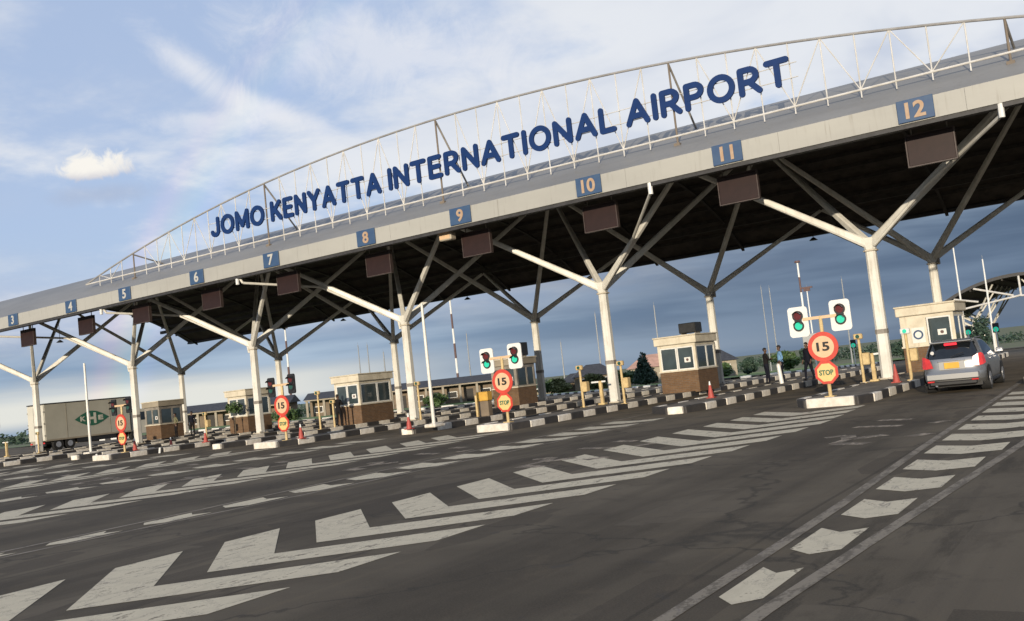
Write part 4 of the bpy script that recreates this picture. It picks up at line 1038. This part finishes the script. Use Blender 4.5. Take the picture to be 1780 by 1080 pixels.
# far belt of trees on the horizon
rng = random.Random(11); blobs = []
for k in range(130):
    a = R(-14+k*.75); d_ = rng.uniform(420, 640); x, y = -math.sin(a)*d_, math.cos(a)*d_
    h = rng.uniform(2.0, 5.5); blobs.append((x, y, gz(y)+h*.5, rng.uniform(6, 14), 5, h*.62))
o = obj('distant_trees', leaf_cloud(blobs, 15000, 1.0, rng), 'leafdark', fix=False); tag(o, 'far off belt of dark trees on the horizon', 'trees', None, 'stuff')

# ---------------------------------------------------------------- buildings behind
def arcade(a, b, zb, eave, ridge, depth, label, bays, wall='wallbrown'):
    a, b = Vector((*a, 0)), Vector((*b, 0)); d = b-a; L = d.length; ang = math.atan2(d.y, d.x)
    r = thing('arcade_building', (a.x, a.y, zb), label, 'building', None, ang); e, rd = eave-zb, ridge-zb
    obj('wall', MB().box(0, L, 2.0, depth, -.3, e), wall, r)
    obj('roof', MB().prism([(-.5, e), (depth/2, rd), (depth+.5, e)], 'x', -.5, L+.5), 'darkroof', r)
    obj('eave_beam', MB().box(-.3, L+.3, -.35, -.15, e-.22, e-.02), 'wallcream', r)
    pm = MB().bevbox(-.18, .18, -.2, .16, -.3, e-.2, .03).mesh('pillar'); pm.materials.append(M['wallcream'])
    dm = MB().box(-.55, .55, 1.96, 2.01, -.2, min(2.1, e-.4)).mesh('door'); dm.materials.append(M['dark'])
    for k in range(bays+1):
        x = L*k/bays; obj('pillar', pm, None, r, (x, 0, 0))
        if k < bays:
            if k % 2: obj('door', dm, None, r, (x+L/bays/2, 0, 0))
            else:
                w_ = obj('window', MB().box(x+L/bays/2-.7, x+L/bays/2+.7, 1.95, 2.01, .9, min(1.9, e-.5)), 'white', r); obj('pane', MB().box(x+L/bays/2-.6, x+L/bays/2+.6, 1.93, 1.952, 1.0, min(1.8, e-.6)), 'dark', w_)
    return r
arcade((-111, 106.3), (-84.2, 124.2), -1.1, 1.95, 3.0, 7, 'long low arcaded building with dark roof behind the booth with the black figure', 12)
arcade((-127.5, 95.0), (-113.5, 104.6), -.8, 1.9, 3.1, 7, 'low building with dark roof behind the two people and the grey booth', 6)
def house(loc, w, d, hw, hr, label, wall, roof, rz=0., hip=True):
    r = thing('house', loc, label, 'house', 'houses behind the plaza', rz)
    obj('wall', MB().box(-w/2, w/2, 0, d, -.4, hw), wall, r)
    o_ = .45; iw = w*.18
    vs = [(-w/2-o_, -o_, hw), (w/2+o_, -o_, hw), (w/2+o_, d+o_, hw), (-w/2-o_, d+o_, hw), (-iw, d/2, hr), (iw, d/2, hr)]
    obj('roof', MB().add(vs, [(0, 1, 5, 4), (1, 2, 5), (2, 3, 4, 5), (3, 0, 4), (3, 2, 1, 0)]), roof, r)
    for k, x in enumerate((-w*.3, w*.28)):
        f = obj('window', MB().box(x-.6, x+.6, -.05, .02, .9, min(2.1, hw-.3)), 'white', r); obj('pane', MB().box(x-.5, x+.5, -.07, -.052, 1., min(2., hw-.4)), 'dark', f)
    dr = obj('door', MB().box(-.45, .45, -.05, .02, -.3, min(2.05, hw-.3)), 'bark', r); obj('handle', MB().box(.3, .36, -.08, -.052, .9, 1.), 'chrome', dr)
    return r
house((-64.2, 115.5, -1.3), 5.6, 6, 2.3, 3.9, 'brown house with dark hipped roof left of the front column', 'wallbrown', 'darkroof', R(32))
house((-69.5, 119.5, -1.4), 4.6, 5, 1.7, 3.0, 'lower brown house left of the dark hipped house', 'wallbrown', 'darkroof', R(32))
house((-58.0, 121, -1.5), 6.5, 6, 2.8, 4.6, 'cream house with pinkish roof left of the conifer', 'wallcream', 'roofred', R(28))
house((-50.5, 124, -1.5), 6.5, 6, 2.6, 4.4, 'cream house with dark roof right of the conifer', 'wallcream', 'darkroof', R(25))
house((-104.5, 61, -.1), 5.0, 5, 2.1, 3.2, 'small cream house left of the truck', 'wallcream', 'darkroof', R(55))
# white sheds
for i, (x, y, w, h, lab) in enumerate(((-79.5, 128, 5.5, 1.6, 'low white sloping shed roof beside the grey booth'), (-74.2, 126.5, 4.2, 2.2, 'white sloping shed roof next to the brown houses'))):
    r = thing('white_shed', (x, y, -1.3), lab, 'shed', 'white sheds', R(32))
    obj('roof', MB().prism([(-w/2, h*.55), (w/2, h), (w/2, h+.12), (-w/2, h*.55+.12)], 'y', 0, 4), 'white', r)
    for sx in (-1, 1): obj('leg', MB().box(sx*(w/2-.2)-.06, sx*(w/2-.2)+.06, .1, .22, -.2, h*.55 if sx < 0 else h*.96), 'steel', r)
    obj('back_wall', MB().box(-w/2+.1, w/2-.1, 3.7, 3.9, -.2, h*.54), 'wallcream', r)
# dark billboard seen behind the walkers
r = thing('billboard', (-38.5, 132, gz(132)), 'dark grey billboard on two legs behind the person walking', 'billboard', None, R(18))
obj('panel', MB().bevbox(-1.6, 1.6, 0, .25, 2.6, 4.9, .05), 'mastgrey', r)
for sx in (-1, 1): obj('leg', MB().box(sx*1.1-.1, sx*1.1+.1, .25, .42, -.2, 4.5), 'steel', r)

# masts
def mast(x, y, top, label, kind='thin', r0=.14):
    zb = gz(y); r = thing('mast', (x, y, zb), label, 'mast', 'masts behind the plaza'); H = top-zb
    if kind == 'striped':
        nb = 7
        for k in range(nb): obj('band', MB().tube((0, 0, H*k/nb-.1*(k == 0)), (0, 0, H*(k+1)/nb), .24-.012*k, .228-.012*k, 12), 'white' if k % 2 == 0 else 'maststripe', r)
        obj('lamp_ring', MB().tube((0, 0, H-.1), (0, 0, H+.25), .55, .45, 12), 'maststripe', r)
    else:
        obj('shaft', MB().tube((0, 0, -.1), (0, 0, H), r0, r0*.6, 8), 'mastgrey' if kind == 'thin' else 'white', r)
        obj('tip', MB().tube((0, 0, H), (0, 0, H+.5), .03, .02, 6), 'mastgrey', r)
        if kind == 'lamp': obj('lamp_bar', MB().box(-.9, .9, -.12, .12, H-.1, H+.15).box(-.5, .5, -.1, .1, H-.55, H-.1), 'maststripe', r)
for a in ((-128.4, 119.3, 15.3, 'striped dark and white mast rising behind the lane 7 and 8 signal', 'striped'), (-103.4, 135.9, 17.2, 'striped dark and white mast right of the slim pole between lanes 8 and 9', 'striped'), (-51.1, 170.7, 17.0, 'striped mast with a lamp ring above the lit green lights', 'striped'),
          (-44.3, 151.1, 11.0, 'white mast with a lamp bar right of the striped mast above the green lights', 'lamp'), (-39.6, 154.3, 11.8, 'tapering grey mast between the lit green lights and the column', 'thin'), (-67.0, 196.1, 15.3, 'thin mast left of the pair above the two facing people', 'thin'),
          (-62.3, 187.2, 14.3, 'thin mast right of the pair above the two facing people', 'thin'), (-64.6, 137.7, 10.9, 'thin mast over the left edge of the booth with black unit', 'thin'), (-72.4, 132.4, 10.6, 'thin mast just left of the front column with the yellow posts', 'thin'),
          (-124.7, 133.8, 11.3, 'thin mast left of the pair above the booth with the black figure', 'thin'), (-123.0, 134.5, 11.2, 'thin mast right of the pair above the booth with the black figure', 'thin'), (-100.7, 113.7, 8.2, 'shorter thin mast above the right end of the booth with the black figure', 'thin'),
          (-95.5, 129.1, 10.2, 'thin mast left of the grey booth with the black tank', 'thin'), (-82.5, 137.8, 7.0, 'thin mast above the white sheds', 'thin'), (-19.6, 132, 12.2, 'tall thin white mast in front of the second canopy, left one', 'white'), (-16.6, 133, 10.3, 'tall thin white mast in front of the second canopy, right one', 'white')):
    mast(*a)

# second vaulted canopy far down the road
def far_canopy():
    cx, cy, zb = -16.0, 165., gz(165)
    r = thing('far_canopy', (cx, cy, zb), 'second vaulted canopy seen end on beyond the silver car', 'canopy')
    hs, sag, ze = 14., 5.2, 5.9; rad = (hs*hs+sag*sag)/(2*sag)
    zf = lambda x: ze+sag-(rad-math.sqrt(rad*rad-x*x)); n = 24; xs = [-hs+2*hs*k/n for k in range(n+1)]
    for nm, off, mt in (('roof_sheeting', .5, 'roofgrey'), ('soffit', 0., 'soffit')):
        vs = [(x, y, zf(x)+off) for y in (0, 42) for x in xs]
        obj(nm, MB().add(vs, [(k, k+1, n+2+k, n+1+k) for k in range(n)]), mt, r, smooth=True)
    obj('arch_fascia', MB().prism([(x, zf(x)) for x in xs]+[(x, zf(x)+.5) for x in reversed(xs)], 'y', -.1, .1), 'eave', r)
    for k in range(1, 12):
        x = -hs+2*hs*k/12; obj('purlin', MB().box(x-.08, x+.08, .2, 41.8, zf(x)-.3, zf(x)-.02), 'purlin', r)
    for (x, y) in ((-8.2, 6), (4.2, 6), (-8.2, 18), (4.2, 18), (-8.2, 30), (4.2, 30)):
        c = obj('column', octo(.26, .22, -.1, 4.2), 'cream', r, (x, y, 0))
        for sx in (-1, 1):
            for sy in (-1, 1):
                tx = x+sx*4.2; obj('strut', tapered((0, 0, 4.1), (sx*4.2, sy*3.4, zf(tx)-.3), .3, .2, .3, .2), 'cream', c)
    for a, b in (((-9.5, 0, zf(-9.5)-.2), (-6.0, 0, zf(-6)-2.4)), ((-6.5, .1, zf(-6.5)-.1), (-1.0, .1, zf(-1)-2.9)), ((-8.5, -.05, zf(-8)-2.6), (0, -.05, zf(0)-3.0)), ((0, .05, zf(0)), (0, .05, zf(0)-3.0)), ((8.5, -.05, zf(-8)-2.6), (0, -.06, zf(0)-3.05)), ((6.5, .1, zf(6.5)-.1), (1.0, .1, zf(1)-2.9))):
        obj('truss_bar', MB().tube(a, b, .16, n=8), 'truss', r)
    return r
far_canopy()
for loc, lab in (((-26.4, 104, gz(104)), 'far signal with lit green light left of the column beside the silver car'), ((-14.6, 100, gz(100)), 'far signal with lit green light left one above the silver car'), ((-12.2, 100, gz(100)), 'far signal with lit green light right one above the silver car')):
    r = thing('far_signal', loc, lab, 'signal', 'far green signals')
    obj('post', MB().tube((0, 0, 0), (0, 0, 2.3), .06, n=8), 'cream', r)
    b = obj('signal_head', MB().bevbox(-.28, .28, 0, .12, 1.9, 2.8, .03), 'black', r); obj('lamp', MB().disc((0, 2.2), .24, -.03, -.005, 16), 'lampon', b)
